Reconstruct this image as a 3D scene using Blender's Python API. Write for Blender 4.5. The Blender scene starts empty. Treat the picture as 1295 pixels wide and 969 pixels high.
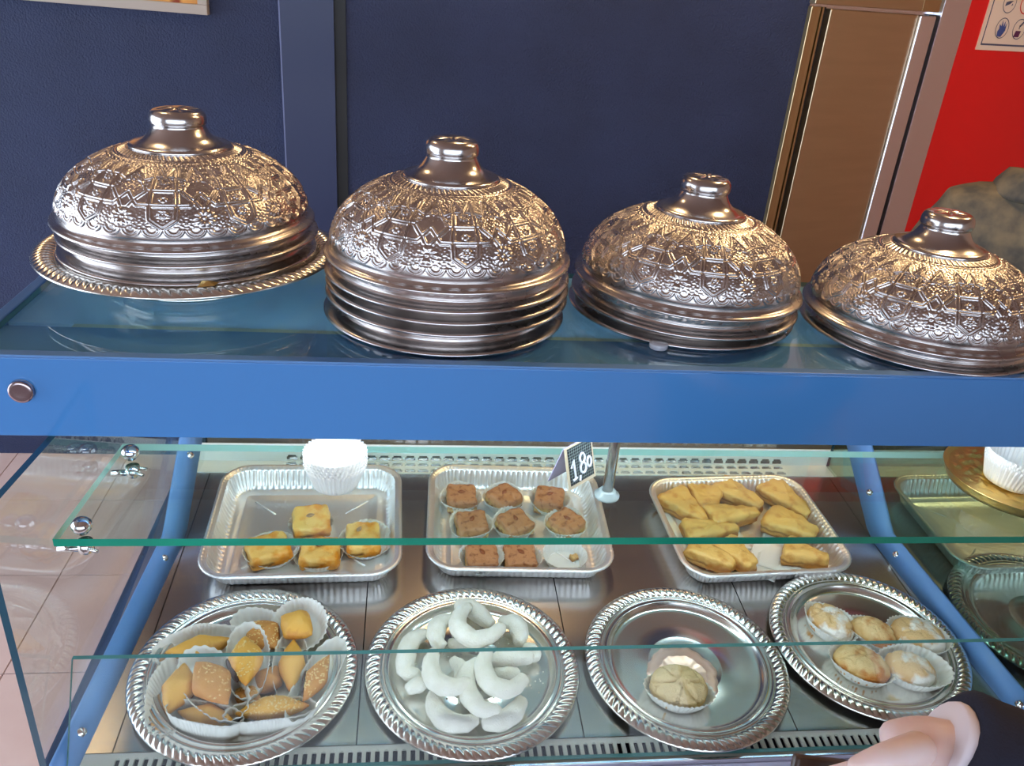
import bpy, bmesh, math, random
import numpy as np
from mathutils import Matrix, Vector, noise

random.seed(7)
rng = np.random.default_rng(7)
S = bpy.context.scene
COL = S.collection
PI = math.pi
FLOOR = -0.88            # the display deck's front edge is z = 0; the shop floor lies below it
TILT = math.radians(4.0571)

# ------------------------------------------------------------------ camera
F_PX = 1059.2582
PITCH, ROLL, YAW = math.radians(26.5633), math.radians(4.735), math.radians(7.9281)
CAM = Vector((0.0506, -0.7567, 0.903))
fw = Vector((math.sin(YAW) * math.cos(PITCH), math.cos(YAW) * math.cos(PITCH), -math.sin(PITCH)))
rt0 = Vector((math.cos(YAW), -math.sin(YAW), 0))
up0 = rt0.cross(fw)
rt = rt0 * math.cos(ROLL) + up0 * math.sin(ROLL)
up = up0 * math.cos(ROLL) - rt0 * math.sin(ROLL)
cd = bpy.data.cameras.new('camera')
cd.sensor_fit = 'HORIZONTAL'
cd.sensor_width = 36.0
cd.lens = F_PX * 36.0 / 1295.0
cd.clip_start = 0.02
cam = bpy.data.objects.new('camera', cd)
COL.objects.link(cam)
m = Matrix((rt, up, -fw)).transposed().to_4x4()
m.translation = CAM
cam.matrix_world = m
S.camera = cam

# ------------------------------------------------------------------ world and light
w = bpy.data.worlds.new('sky')
S.world = w
w.use_nodes = True
bg = w.node_tree.nodes['Background']
bg.inputs[0].default_value = (0.72, 0.84, 1.0, 1)
bg.inputs[1].default_value = 3.0
S.view_settings.view_transform = 'Standard'
S.view_settings.look = 'None'
S.view_settings.exposure = 0.68
S.view_settings.gamma = 1.0
S.view_settings.use_curve_mapping = False
S.cycles.transparent_max_bounces = 32
S.cycles.max_bounces = 12
S.cycles.sample_clamp_indirect = 6.0

WARM = (1.0, 0.66, 0.32)


# ------------------------------------------------------------------ helpers
def lin(r, g, b):
    f = lambda c: (c / 255) / 12.92 if c / 255 <= 0.04045 else ((c / 255 + 0.055) / 1.055) ** 2.4
    return (f(r), f(g), f(b), 1)


def mesh(name, V, F, mat, parent=None, smooth=True, mats=None, fidx=None):
    me = bpy.data.meshes.new(name)
    me.from_pydata([tuple(v) for v in V], [], [tuple(f) for f in F])
    for mm in (mats or [mat]):
        me.materials.append(mm)
    if fidx is not None:
        me.polygons.foreach_set('material_index', fidx)
    if smooth:
        me.polygons.foreach_set('use_smooth', [True] * len(me.polygons))
    me.update()
    return link(name, me, parent)


def link(name, me, parent=None):
    o = bpy.data.objects.new(name, me)
    COL.objects.link(o)
    if parent:
        o.parent = parent
    return o


def grid(name, P, mat, parent=None, wrap_u=True, wrap_v=False, cap=(False, False), smooth=True):
    """P[v][u] -> 3D points; quads between rows; optional caps at the first and last row."""
    P = np.asarray(P, float)
    nv, nu = P.shape[:2]
    V = P.reshape(-1, 3)
    uu = np.arange(nu if wrap_u else nu - 1)
    vv = np.arange(nv if wrap_v else nv - 1)
    U, W_ = np.meshgrid(uu, vv)
    U2 = (U + 1) % nu
    W2 = (W_ + 1) % nv
    F = np.stack([W_ * nu + U, W_ * nu + U2, W2 * nu + U2, W2 * nu + U], -1).reshape(-1, 4)
    me = bpy.data.meshes.new(name)
    nf = len(F)
    caps = []
    if cap[0]: caps.append(list(range(nu))[::-1])
    if cap[1]: caps.append([(nv - 1) * nu + i for i in range(nu)])
    nl = nf * 4 + sum(map(len, caps))
    me.vertices.add(len(V))
    me.vertices.foreach_set('co', V.ravel())
    me.loops.add(nl)
    li = F.ravel().tolist()
    starts = list(range(0, nf * 4, 4))
    for c in caps:
        starts.append(len(li))
        li += c
    me.loops.foreach_set('vertex_index', li)
    me.polygons.add(len(starts))
    me.polygons.foreach_set('loop_start', starts)
    if smooth:
        me.polygons.foreach_set('use_smooth', [True] * len(starts))
    me.materials.append(mat)
    me.update(calc_edges=True)
    me.validate()
    return link(name, me, parent)


class MB:
    """collects boxes, prisms and tubes into one mesh"""
    def __init__(s): s.V = []; s.F = []; s.I = []
    def add(s, V, F, i=0):
        b = len(s.V); s.V += [tuple(v) for v in V]; s.F += [tuple(b + k for k in f) for f in F]; s.I += [i] * len(F)
        return s
    def box(s, x0, x1, y0, y1, z0, z1, i=0, M=None):
        V = [Vector((x, y, z)) for z in (z0, z1) for y in (y0, y1) for x in (x0, x1)]
        if M: V = [M @ v for v in V]
        return s.add(V, [(0, 2, 3, 1), (4, 5, 7, 6), (0, 1, 5, 4), (2, 6, 7, 3), (0, 4, 6, 2), (1, 3, 7, 5)], i)
    def hexa(s, P, i=0):
        """8 points: bottom ring 4, top ring 4"""
        return s.add(P, [(3, 2, 1, 0), (4, 5, 6, 7), (0, 1, 5, 4), (1, 2, 6, 5), (2, 3, 7, 6), (3, 0, 4, 7)], i)
    def tube(s, pts, r, n=8, i=0, caps=True, flat=None):
        pts = [Vector(p) for p in pts]
        rs = r if hasattr(r, '__len__') else [r] * len(pts)
        V = []; F = []
        ref = None
        for k, p in enumerate(pts):
            t = (pts[min(k + 1, len(pts) - 1)] - pts[max(k - 1, 0)]).normalized()
            if ref is None:
                ref = Vector((0, 0, 1)) if abs(t.z) < .9 else Vector((1, 0, 0))
            a = (ref - t * ref.dot(t)).normalized(); b = t.cross(a); ref = a
            for j in range(n):
                c, d = math.cos(2 * PI * j / n), math.sin(2 * PI * j / n)
                V.append(p + a * (rs[k] * c * (flat or 1)) + b * (rs[k] * d))
        for k in range(len(pts) - 1):
            for j in range(n):
                F.append((k * n + j, k * n + (j + 1) % n, (k + 1) * n + (j + 1) % n, (k + 1) * n + j))
        if caps:
            F.append(tuple(range(n))[::-1]); F.append(tuple((len(pts) - 1) * n + j for j in range(n)))
        return s.add(V, F, i)
    def lathe(s, prof, n=32, M=None, i=0):
        V = []; F = []
        for r, z in prof:
            for j in range(n):
                v = Vector((r * math.cos(2 * PI * j / n), r * math.sin(2 * PI * j / n), z))
                V.append(M @ v if M else v)
        for k in range(len(prof) - 1):
            for j in range(n):
                F.append((k * n + j, k * n + (j + 1) % n, (k + 1) * n + (j + 1) % n, (k + 1) * n + j))
        F.append(tuple(range(n))[::-1]); F.append(tuple((len(prof) - 1) * n + j for j in range(n)))
        return s.add(V, F, i)
    def build(s, name, mat, parent=None, smooth=False, mats=None, bevel=0, seg=2):
        o = mesh(name, s.V, s.F, mat, parent, smooth, mats, s.I if mats else None)
        if bevel:
            b = o.modifiers.new('edge', 'BEVEL'); b.width = bevel; b.segments = seg; b.limit_method = 'ANGLE'
        return o


def empty(name, loc=(0, 0, 0)):
    o = bpy.data.objects.new(name, None)
    o.empty_display_size = .02
    COL.objects.link(o); o.location = loc
    return o


def tag(o, label=None, cat=None, group=None, kind=None):
    if label: o['label'] = label
    if cat: o['category'] = cat
    if group: o['group'] = group
    if kind: o['kind'] = kind
    return o


def dup(o, parent=None):
    c = o.copy(); COL.objects.link(c)
    c.parent = parent
    for ch in list(o.children):
        dup(ch, c)
    return c


def D(x, y, h=0.0):
    """a point given on the sloping deck"""
    return Vector((x, y * math.cos(TILT) - h * math.sin(TILT), y * math.sin(TILT) + h * math.cos(TILT)))


def Dm(x, y, h=0.0, rz=0.0, extra=None):
    mm = Matrix.Translation(D(x, y, h)) @ Matrix.Rotation(TILT, 4, 'X') @ Matrix.Rotation(rz, 4, 'Z')
    return mm @ extra if extra else mm


def R(d): return math.radians(d)


def fnoise(V, scale, amp, seed=0, oct=3):
    """displace points along their direction from the centroid with fractal noise"""
    out = []
    off = Vector((seed * 3.17, seed * 1.31, seed * 7.7))
    c = sum((Vector(v) for v in V), Vector()) / len(V)
    for v in V:
        v = Vector(v)
        n = noise.fractal(v * scale + off, 1.0, 2.0, oct)
        d = (v - c)
        d = d.normalized() if d.length > 1e-9 else Vector((0, 0, 1))
        out.append(v + d * (n * amp))
    return out


# ------------------------------------------------------------------ materials
def mat(name, color=(.8, .8, .8, 1), rough=.5, metal=0.0, coat=0.0, spec=None, noise_col=None, scale=40, bump=0, bscale=200, detail=4,
        aniso=0, sub=0, lo=.35, hi=.65, coordscale=None, rough2=None):
    m_ = bpy.data.materials.new(name)
    m_.use_nodes = True
    nt = m_.node_tree
    b = nt.nodes['Principled BSDF']
    b.inputs['Base Color'].default_value = color
    b.inputs['Roughness'].default_value = rough
    b.inputs['Metallic'].default_value = metal
    b.inputs['Coat Weight'].default_value = coat
    b.inputs['Coat Roughness'].default_value = .06
    if spec is not None: b.inputs['Specular IOR Level'].default_value = spec
    if sub:
        b.inputs['Subsurface Weight'].default_value = sub
        b.inputs['Subsurface Radius'].default_value = (.01, .006, .003)
        b.inputs['Subsurface Scale'].default_value = .5
    tc = nt.nodes.new('ShaderNodeTexCoord')
    vec = tc.outputs['Object']
    if coordscale:
        mp = nt.nodes.new('ShaderNodeMapping'); mp.inputs['Scale'].default_value = coordscale
        nt.links.new(vec, mp.inputs[0]); vec = mp.outputs[0]
    if noise_col:
        n = nt.nodes.new('ShaderNodeTexNoise'); n.inputs['Scale'].default_value = scale; n.inputs['Detail'].default_value = detail
        nt.links.new(vec, n.inputs['Vector'])
        r = nt.nodes.new('ShaderNodeValToRGB')
        r.color_ramp.elements[0].position = lo; r.color_ramp.elements[1].position = hi
        r.color_ramp.elements[0].color = color; r.color_ramp.elements[1].color = noise_col[0]
        for k, c in enumerate(noise_col[1:]):
            e = r.color_ramp.elements.new(min(.99, hi + .1 * (k + 1))); e.color = c
        nt.links.new(n.outputs[0], r.inputs[0]); nt.links.new(r.outputs[0], b.inputs['Base Color'])
        if rough2 is not None:
            mr = nt.nodes.new('ShaderNodeMapRange'); mr.inputs[3].default_value = rough; mr.inputs[4].default_value = rough2
            nt.links.new(n.outputs[0], mr.inputs[0]); nt.links.new(mr.outputs[0], b.inputs['Roughness'])
    if bump:
        n2 = nt.nodes.new('ShaderNodeTexNoise'); n2.inputs['Scale'].default_value = bscale; n2.inputs['Detail'].default_value = 3
        nt.links.new(vec, n2.inputs['Vector'])
        bp = nt.nodes.new('ShaderNodeBump'); bp.inputs['Strength'].default_value = bump; bp.inputs['Distance'].default_value = .002
        nt.links.new(n2.outputs[0], bp.inputs['Height']); nt.links.new(bp.outputs[0], b.inputs['Normal'])
    return m_


def glass(name, tint=(.93, .98, .96, 1), ior=1.5, edge=False):
    m_ = bpy.data.materials.new(name)
    m_.use_nodes = True
    nt = m_.node_tree
    nt.nodes.clear()
    out = nt.nodes.new('ShaderNodeOutputMaterial')
    mix = nt.nodes.new('ShaderNodeMixShader')
    # Schlick reflectance, the same from either side of the pane
    lw = nt.nodes.new('ShaderNodeLayerWeight'); lw.inputs[0].default_value = .5
    pw = nt.nodes.new('ShaderNodeMath'); pw.operation = 'POWER'; pw.inputs[1].default_value = 5.0
    fr = nt.nodes.new('ShaderNodeMath'); fr.operation = 'MULTIPLY_ADD'
    f0 = ((ior - 1) / (ior + 1)) ** 2
    fr.inputs[1].default_value = 1 - f0; fr.inputs[2].default_value = f0
    nt.links.new(lw.outputs['Facing'], pw.inputs[0]); nt.links.new(pw.outputs[0], fr.inputs[0])
    tr = nt.nodes.new('ShaderNodeBsdfTransparent'); tr.inputs[0].default_value = tint
    gl = nt.nodes.new('ShaderNodeBsdfGlossy'); gl.inputs['Roughness'].default_value = 0.0
    nt.links.new(fr.outputs[0], mix.inputs[0]); nt.links.new(tr.outputs[0], mix.inputs[1]); nt.links.new(gl.outputs[0], mix.inputs[2])
    nt.links.new(mix.outputs[0], out.inputs[0])
    return m_


M = {}
M['silver'] = mat('silver_plate', (.70, .67, .66, 1), .16, 1, noise_col=[(.60, .57, .56, 1)], scale=25, rough2=.26)
M['dome'] = mat('embossed_silver', (.72, .68, .66, 1), .2, 1, noise_col=[(.56, .52, .51, 1)], scale=18, rough2=.32)
M['tray_silver'] = mat('platter_silver', (.88, .87, .82, 1), .17, 1, noise_col=[(.80, .78, .72, 1)], scale=16, rough2=.28)
M['chrome'] = mat('chrome', (.86, .87, .88, 1), .08, 1)
M['steel'] = mat('brushed_steel', (.56, .54, .52, 1), .22, 1, noise_col=[(.53, .51, .49, 1)], scale=6, coordscale=(1, 18, 1), rough2=.27)
M['fridge'] = mat('fridge_steel', (.66, .52, .34, 1), .33, 1, noise_col=[(.62, .485, .315, 1)], scale=3, coordscale=(1, 1, 9))
M['fridge_light'] = mat('fridge_frame_steel', (.92, .92, 1.0, 1), .24, 1)
M['fridge_gold'] = mat('fridge_side_steel', (.60, .45, .25, 1), .3, 1)
M['dark_gap'] = mat('dark_seal', (.012, .012, .016, 1), .6)
M['navy'] = mat('navy_wall_paint', lin(32, 43, 76), .5, noise_col=[lin(38, 50, 86)], scale=3, bump=.8, bscale=170, spec=.4)
for _n in M['navy'].node_tree.nodes:
    if _n.type == 'BUMP': _n.inputs['Distance'].default_value = .0045; _n.inputs['Strength'].default_value = 1.0
M['navy_trim'] = mat('navy_gloss_panel', lin(36, 46, 84), .4)
M['pale_line'] = mat('pale_joint', lin(120, 128, 165), .5)
M['black'] = mat('black_paint', (.006, .006, .008, 1), .5)
M['red'] = mat('red_gloss_wall', lin(226, 4, 14), .28, coat=.3)
M['ceiling'] = mat('ceiling_paint', lin(158, 130, 116), .9)
M['plaster'] = mat('side_wall_plaster', lin(176, 150, 132), .9)
M['tile'] = mat('pink_floor_tile', lin(232, 206, 200), .35, noise_col=[lin(240, 216, 210)], scale=7, spec=.4)
M['grout'] = mat('tile_grout', lin(120, 95, 92), .9)
M['frame_dark'] = mat('window_frame', lin(40, 44, 52), .5)
M['pave'] = mat('pavement', lin(150, 148, 145), .9)
M['fascia'] = mat('blue_backpainted_glass', lin(72, 134, 198), .12, coat=.8, spec=.6)
M['blue_bar'] = mat('blue_metal', lin(86, 134, 190), .4)
M['blue_strip'] = mat('blue_powder_coat', lin(98, 144, 200), .42)
M['top_navy'] = mat('top_board_blue', lin(120, 172, 228), .5)
M['top_teal'] = mat('top_board_teal', lin(196, 228, 234), .5)
M['top_teal'].node_tree.nodes['Principled BSDF'].inputs['Subsurface Weight'].default_value = 0
_nt = M['top_teal'].node_tree
_tl = _nt.nodes.new('ShaderNodeBsdfTranslucent'); _tl.inputs[0].default_value = lin(200, 230, 255)
_mx = _nt.nodes.new('ShaderNodeMixShader'); _mx.inputs[0].default_value = .55
_nt.links.new(_nt.nodes['Principled BSDF'].outputs[0], _mx.inputs[1]); _nt.links.new(_tl.outputs[0], _mx.inputs[2])
_nt.links.new(_mx.outputs[0], _nt.nodes['Material Output'].inputs[0])
M['top_pale'] = mat('top_pale_rail', lin(214, 226, 206), .4)
M['case_dark'] = mat('case_dark_blue', lin(28, 34, 62), .4)
M['case_white'] = mat('case_white_metal', lin(206, 206, 232), .4)
M['vent'] = mat('vent_white', lin(226, 232, 222), .4)
M['glass'] = glass('clear_glass', (.965, .985, .978, 1), 1.45)
M['glass_g'] = glass('shelf_glass', (.90, .965, .935, 1))
M['glass_top'] = glass('counter_glass', (.86, .95, .96, 1), 1.6)
M['glass_front'] = glass('front_pane_glass', (.985, .995, .99, 1), 1.22)
M['glass_end'] = glass('end_pane_glass', (.95, .975, .965, 1), 1.75)
M['glass_part'] = glass('green_partition_glass', (.62, .74, .70, 1), 1.5)
M['glass_edge'] = mat('green_glass_edge', lin(20, 150, 122), .15, coat=.6, noise_col=[lin(30, 128, 104)], scale=4)
M['glass_edge_dark'] = mat('dark_glass_edge', lin(38, 78, 96), .2, coat=.6)
M['glass_edge_thin'] = mat('thin_glass_edge', lin(92, 150, 150), .2)
M['glass_edge_pale'] = mat('pale_glass_edge', lin(150, 190, 178), .2, coat=.5)
M['foil'] = mat('aluminium_foil', (.93, .93, .93, 1), .34, .85, bump=.25, bscale=160)
M['paper'] = mat('white_paper', lin(222, 222, 216), .85)
M['paper_w'] = mat('greased_paper', lin(232, 232, 224), .6)
M['gold'] = mat('gold_foil_card', (.83, .58, .20, 1), .32, 1, bump=.5, bscale=120)
M['pink_foil'] = mat('pinkish_foil_paper', (.93, .66, .52, 1), .38, .6, bump=.3, bscale=90)


def ramp(nt, src, stops):
    r = nt.nodes.new('ShaderNodeValToRGB')
    els = r.color_ramp.elements
    els[0].position, els[0].color = stops[0]
    els[1].position, els[1].color = stops[-1]
    for p, c in stops[1:-1]:
        e = els.new(p); e.color = c
    nt.links.new(src, r.inputs[0])
    return r.outputs[0]


def layered(name, stops, z0, z1, rough=.55, nscale=90, namp=.25, bump=.5, spots=None):
    """baked pastry: colours laid in layers up its own height, broken by noise"""
    m_ = bpy.data.materials.new(name); m_.use_nodes = True
    nt = m_.node_tree; b = nt.nodes['Principled BSDF']
    tc = nt.nodes.new('ShaderNodeTexCoord'); sp = nt.nodes.new('ShaderNodeSeparateXYZ')
    nt.links.new(tc.outputs['Object'], sp.inputs[0])
    n = nt.nodes.new('ShaderNodeTexNoise'); n.inputs['Scale'].default_value = nscale; n.inputs['Detail'].default_value = 5
    nt.links.new(tc.outputs['Object'], n.inputs['Vector'])
    mr = nt.nodes.new('ShaderNodeMapRange'); mr.inputs[1].default_value = z0; mr.inputs[2].default_value = z1
    nt.links.new(sp.outputs['Z'], mr.inputs[0])
    ma = nt.nodes.new('ShaderNodeMath'); ma.operation = 'MULTIPLY_ADD'; ma.inputs[1].default_value = namp
    su = nt.nodes.new('ShaderNodeMath'); su.operation = 'SUBTRACT'; su.inputs[1].default_value = .5
    nt.links.new(n.outputs[0], su.inputs[0]); nt.links.new(su.outputs[0], ma.inputs[0]); nt.links.new(mr.outputs[0], ma.inputs[2])
    colr = ramp(nt, ma.outputs[0], stops)
    if spots:
        n3 = nt.nodes.new('ShaderNodeTexNoise'); n3.inputs['Scale'].default_value = spots[1]; n3.inputs['Detail'].default_value = 6
        nt.links.new(tc.outputs['Object'], n3.inputs['Vector'])
        f = ramp(nt, n3.outputs[0], [(spots[2], (0, 0, 0, 1)), (spots[3], (1, 1, 1, 1))])
        mx = nt.nodes.new('ShaderNodeMix'); mx.data_type = 'RGBA'
        nt.links.new(f, mx.inputs['Factor']); nt.links.new(colr, mx.inputs['A']); mx.inputs['B'].default_value = spots[0]
        colr = mx.outputs['Result']
    nt.links.new(colr, b.inputs['Base Color'])
    b.inputs['Roughness'].default_value = rough
    n2 = nt.nodes.new('ShaderNodeTexNoise'); n2.inputs['Scale'].default_value = 420; n2.inputs['Detail'].default_value = 4
    nt.links.new(tc.outputs['Object'], n2.inputs['Vector'])
    bp = nt.nodes.new('ShaderNodeBump'); bp.inputs['Strength'].default_value = bump; bp.inputs['Distance'].default_value = .0015
    nt.links.new(n2.outputs[0], bp.inputs['Height']); nt.links.new(bp.outputs[0], b.inputs['Normal'])
    return m_


M['semolina'] = layered('golden_semolina_square', [(0, lin(160, 100, 50)), (.2, lin(222, 170, 84)), (.38, lin(120, 80, 44)), (.55, lin(232, 188, 104)), (1, lin(240, 196, 108))], 0, .024, .4,
                        spots=(lin(228, 150, 40), 30, .46, .60))
M['honey'] = layered('amber_almond_square', [(0, lin(160, 108, 60)), (.35, lin(226, 192, 126)), (.7, lin(200, 146, 98)), (1, lin(184, 128, 86))], 0, .026, .5,
                     spots=(lin(140, 84, 50), 110, .52, .66))
M['filo'] = layered('crisp_filo', [(0, lin(150, 96, 44)), (.25, lin(214, 164, 88)), (.4, lin(150, 100, 50)), (.6, lin(226, 182, 104)), (1, lin(236, 190, 106))], 0, .026, .45, 60, .6,
                    spots=(lin(198, 128, 46), 38, .5, .68))
M['cornet'] = layered('golden_baked_dough', [(0, lin(150, 84, 36)), (.25, lin(206, 140, 58)), (.7, lin(222, 166, 72)), (1, lin(226, 172, 80))], -.014, .014, .5, 60, .5, .35,
                      spots=(lin(186, 108, 44), 34, .54, .75))
M['sesame_dough'] = layered('brown_baked_dough', [(0, lin(140, 76, 34)), (.4, lin(196, 130, 62)), (1, lin(206, 146, 76))], -.014, .014, .55, 70, .5, .4)
M['sesame'] = mat('sesame_seed', lin(236, 206, 140), .5)
M['chocolate'] = mat('dark_filling', lin(58, 38, 34), .35)
M['almond'] = mat('almond', lin(150, 118, 84), .5, noise_col=[lin(178, 146, 108)], scale=120)
M['almond_brown'] = mat('roasted_almond', lin(128, 66, 34), .45, noise_col=[lin(156, 88, 46)], scale=120)
M['powder'] = mat('powdered_sugar', lin(236, 234, 220), .95, noise_col=[lin(246, 244, 234)], scale=60, bump=.7, bscale=500)
M['ghriba'] = layered('sugar_dusted_biscuit', [(0, lin(190, 136, 70)), (.45, lin(208, 158, 96)), (1, lin(222, 186, 132))], 0, .026, .8, 70, .9, .8,
                      spots=(lin(238, 234, 224), 30, .47, .56))
M['ghriba_gold'] = layered('golden_cracked_biscuit', [(0, lin(180, 124, 58)), (.45, lin(210, 164, 96)), (1, lin(226, 196, 142))], 0, .026, .8, 70, .9, .8,
                           spots=(lin(192, 118, 44), 32, .48, .60))
M['ghriba_plain'] = layered('pale_cracked_biscuit', [(0, lin(196, 150, 84)), (.5, lin(212, 184, 130)), (1, lin(220, 196, 150))], 0, .03, .85, 70, .7, .9)
M['crack'] = mat('crack_shadow', lin(150, 104, 56), .9)
M['board'] = mat('chalkboard', lin(24, 30, 38), .6)
M['board_line'] = mat('board_squares', lin(150, 168, 160), .6)
M['board_frame'] = mat('pale_wood_card', lin(206, 192, 160), .6)
M['chalk'] = mat('white_chalk', lin(236, 240, 250), .8)
M['lilac_card'] = mat('card_back', lin(176, 170, 196), .7)
M['skin'] = mat('skin', lin(232, 208, 204), .5, sub=.25, noise_col=[lin(226, 194, 186)], scale=30)
M['skin_dark'] = mat('skin_tan', lin(150, 104, 84), .5)
M['hair'] = mat('dark_hair', lin(26, 20, 18), .5)
M['sleeve'] = mat('navy_sleeve', lin(20, 24, 46), .8, bump=.3, bscale=400)
M['cuff'] = mat('white_cuff', lin(230, 220, 228), .8)
M['phone'] = mat('brown_phone_case', lin(74, 60, 54), .35)
M['phone_glass'] = mat('phone_screen', (.01, .01, .012, 1), .1)
M['jacket'] = mat('olive_grey_jacket', lin(84, 82, 78), .85, noise_col=[lin(138, 124, 100), lin(66, 72, 82)], scale=14, bump=.3, bscale=60)
M['trouser'] = mat('dark_trousers', lin(36, 38, 46), .9)
M['pic_frame'] = mat('grey_picture_frame', lin(176, 166, 156), .5)
M['pic'] = mat('orange_print', lin(214, 120, 50), .6, noise_col=[lin(236, 176, 96), lin(150, 60, 30)], scale=9)
M['sign_paper'] = mat('cream_sign', lin(236, 216, 200), .5)
M['sign_ink'] = mat('sign_blue_grey', lin(78, 82, 110), .6)
M['sign_blue'] = mat('sign_blue', lin(66, 84, 150), .6)
M['sign_red'] = mat('sign_red', lin(216, 60, 50), .6)
M['sign_purple'] = mat('sign_purple', lin(96, 40, 84), .6)
M['led'] = None


def emit(name, col, s):
    m_ = bpy.data.materials.new(name); m_.use_nodes = True
    nt = m_.node_tree; nt.nodes.clear()
    o = nt.nodes.new('ShaderNodeOutputMaterial'); e = nt.nodes.new('ShaderNodeEmission')
    e.inputs[0].default_value = (*col, 1); e.inputs[1].default_value = s
    nt.links.new(e.outputs[0], o.inputs[0])
    return m_


# ================================================================== the room
def struct(o, name=None):
    o['kind'] = 'structure'
    return o


XL, XR, YF, ZC = -3.2, 3.6, -3.4, 1.95
fl = struct(MB().box(XL - .1, XR + .1, YF - .1, 4.3, FLOOR - .1, FLOOR - .006).build('floor', M['grout']))
tile_me = None
for i in range(-6, 9):
    for j in range(-5, 4):
        x, y = -1.0 + .4 * i, 1.0 + .4 * j
        if x < XL or y < YF or x + .4 > XR or y + .4 > 2.25: continue
        if tile_me is None:
            t_ = MB().box(.002, .398, .002, .398, -.006, 0).build('tile', M['tile'], fl)
            tile_me = t_.data
        else:
            t_ = link('tile', tile_me, fl)
        t_.location = (x, y, FLOOR)
struct(MB().box(XL - .1, XR + .1, YF - .1, 4.3, ZC, ZC + .1).build('ceiling', M['ceiling']))
wb = struct(MB().box(XL - .1, 1.318, 2.105, 2.205, FLOOR, ZC).build('wall_back', M['navy']))
MB().box(-.3584, -.1978, 2.08, 2.105, FLOOR, ZC).build('pilaster', M['navy_trim'], wb)
MB().box(-.3642, -.3584, 2.09, 2.105, FLOOR, ZC).build('joint_strip', M['pale_line'], wb)
MB().box(-.1978, -.1629, 2.098, 2.105, FLOOR, ZC).build('shadow_gap', M['black'], wb)
wl = struct(MB().box(XL - .1, XL, YF, -1.6, FLOOR, ZC).box(XL - .1, XL, 1.7, 2.3, FLOOR, ZC).box(XL - .1, XL, -1.6, 1.7, 1.6, ZC).build('wall_left', M['plaster']))  # unseen side opening, added so daylight brightens the left floor and the domes
for y in (-1.6, .02, 1.62):
    MB().box(XL - .09, XL - .01, y, y + .08, FLOOR, 1.6).build('mullion', M['frame_dark'], wl)  # bars dividing the added opening
struct(MB().box(XR, XR + .1, YF, 4.3, FLOOR, ZC).build('wall_right', M['plaster']))
# the red wall and the fridge stand on a line turned 20 degrees from the back wall
AZ = Matrix.Translation((1.3166, 2.1, 0)) @ Matrix.Rotation(R(20), 4, 'Z')      # local x runs along it, local -y faces the shop
o = struct(MB().box(.70, 2.6, .0, .1, FLOOR, ZC).build('wall_red', M['red']))
o.name = 'wall_right_red'
o.matrix_world = AZ
# street front: piers, transom and low sill round large openings
wf = struct(MB().box(XL, -2.7, YF - .1, YF, FLOOR, ZC).box(3.1, XR, YF - .1, YF, FLOOR, ZC).box(-2.7, 3.1, YF - .1, YF, 1.7, ZC)
            .box(-2.7, 3.1, YF - .1, YF, FLOOR, -.6).build('wall_front', M['plaster']))
for k, x in enumerate((-2.7, -.8, 1.15, 3.02)):
    MB().box(x, x + .08, YF - .09, YF - .01, -.6, 1.7).build('mullion', M['frame_dark'], wf)
struct(MB().box(-14, 14, -16, YF - .1, FLOOR - .2, FLOOR - .1).build('ground', M['pave']))

# ceiling lamps of the shop (real round downlights, warm), out of the photograph's frame
def ceiling_lamp(x, y, power, size, label, z=ZC, col=WARM):
    root = empty('ceiling_lamp', (x, y, z)); tag(root, label, 'lamp', 'warm round ceiling lamps')
    MB().lathe([(size * .5 + .02, 0), (size * .5 + .02, -.03), (size * .5, -.03), (size * .5, -.012), (.001, -.012)][::-1], 32).build('lamp_ring', M['chrome'], root, True)
    ld = bpy.data.lights.new('lamp_light', 'AREA'); ld.shape = 'DISK'; ld.size = size; ld.energy = power; ld.color = col
    lo = bpy.data.objects.new('lamp_light', ld); COL.objects.link(lo); lo.parent = root; lo.location = (0, 0, -.035)


ceiling_lamp(1.25, .75, 7, .22, 'warm ceiling lamp above the right end of the counter')
ceiling_lamp(.35, 1.35, 3.4, .22, 'warm ceiling lamp above the aisle behind the counter')
ceiling_lamp(2.2, 1.1, 7, .22, 'warm ceiling lamp near the red wall')
ceiling_lamp(-.9, 1.1, 2, .22, 'warm ceiling lamp above the left aisle')

# picture frame on the navy wall
pf = empty('picture_frame', (-.8404, 2.105, .697)); tag(pf, 'pale grey picture frame high on the navy wall, cut by the top edge', 'picture')
MB().box(-.36, .27, -.03, 0, 0, .028).box(-.36, .27, -.03, 0, .45, .48).box(-.36, -.332, -.03, 0, .028, .45).box(.242, .27, -.03, 0, .028, .45).build('frame', M['pic_frame'], pf, bevel=.002)
MB().box(-.332, .242, -.012, -.004, .028, .45).build('print', M['pic'], pf)
pf.rotation_euler = (0, R(0.6), 0)

# fridge
fr = empty('fridge'); fr.matrix_world = AZ @ Matrix.Translation((0, 0, FLOOR))
tag(fr, 'tall stainless steel fridge against the red wall', 'fridge')
zs = .85 - FLOOR
MB().box(.0, .735, .015, .62, .05, 2.2).build('cabinet_body', M['fridge_light'], fr)
MB().box(0, .031, -.012, .015, .05, zs).build('side_frame', M['fridge_gold'], fr, bevel=.002)
MB().box(.034, .046, -.004, .015, .05, zs).box(.050, .058, -.008, .015, .05, zs).build('hinge_rail', M['fridge_gold'], fr)
MB().box(.031, .034, .0, .015, .05, zs).box(.058, .0765, .004, .015, .05, zs).build('door_seal', M['dark_gap'], fr)
MB().box(.0775, .488, -.02, .015, .06, zs - .004).build('door', M['fridge'], fr, bevel=.003)
MB().box(.490, .566, -.03, .015, .05, zs - .004).build('door_frame', M['fridge_light'], fr, bevel=.004)
MB().box(.566, .600, .005, .015, .05, zs).build('door_seal', M['dark_gap'], fr)
MB().box(.600, .735, -.02, .015, .05, 2.2).build('side_panel', M['fridge_light'], fr, bevel=.003)
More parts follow.
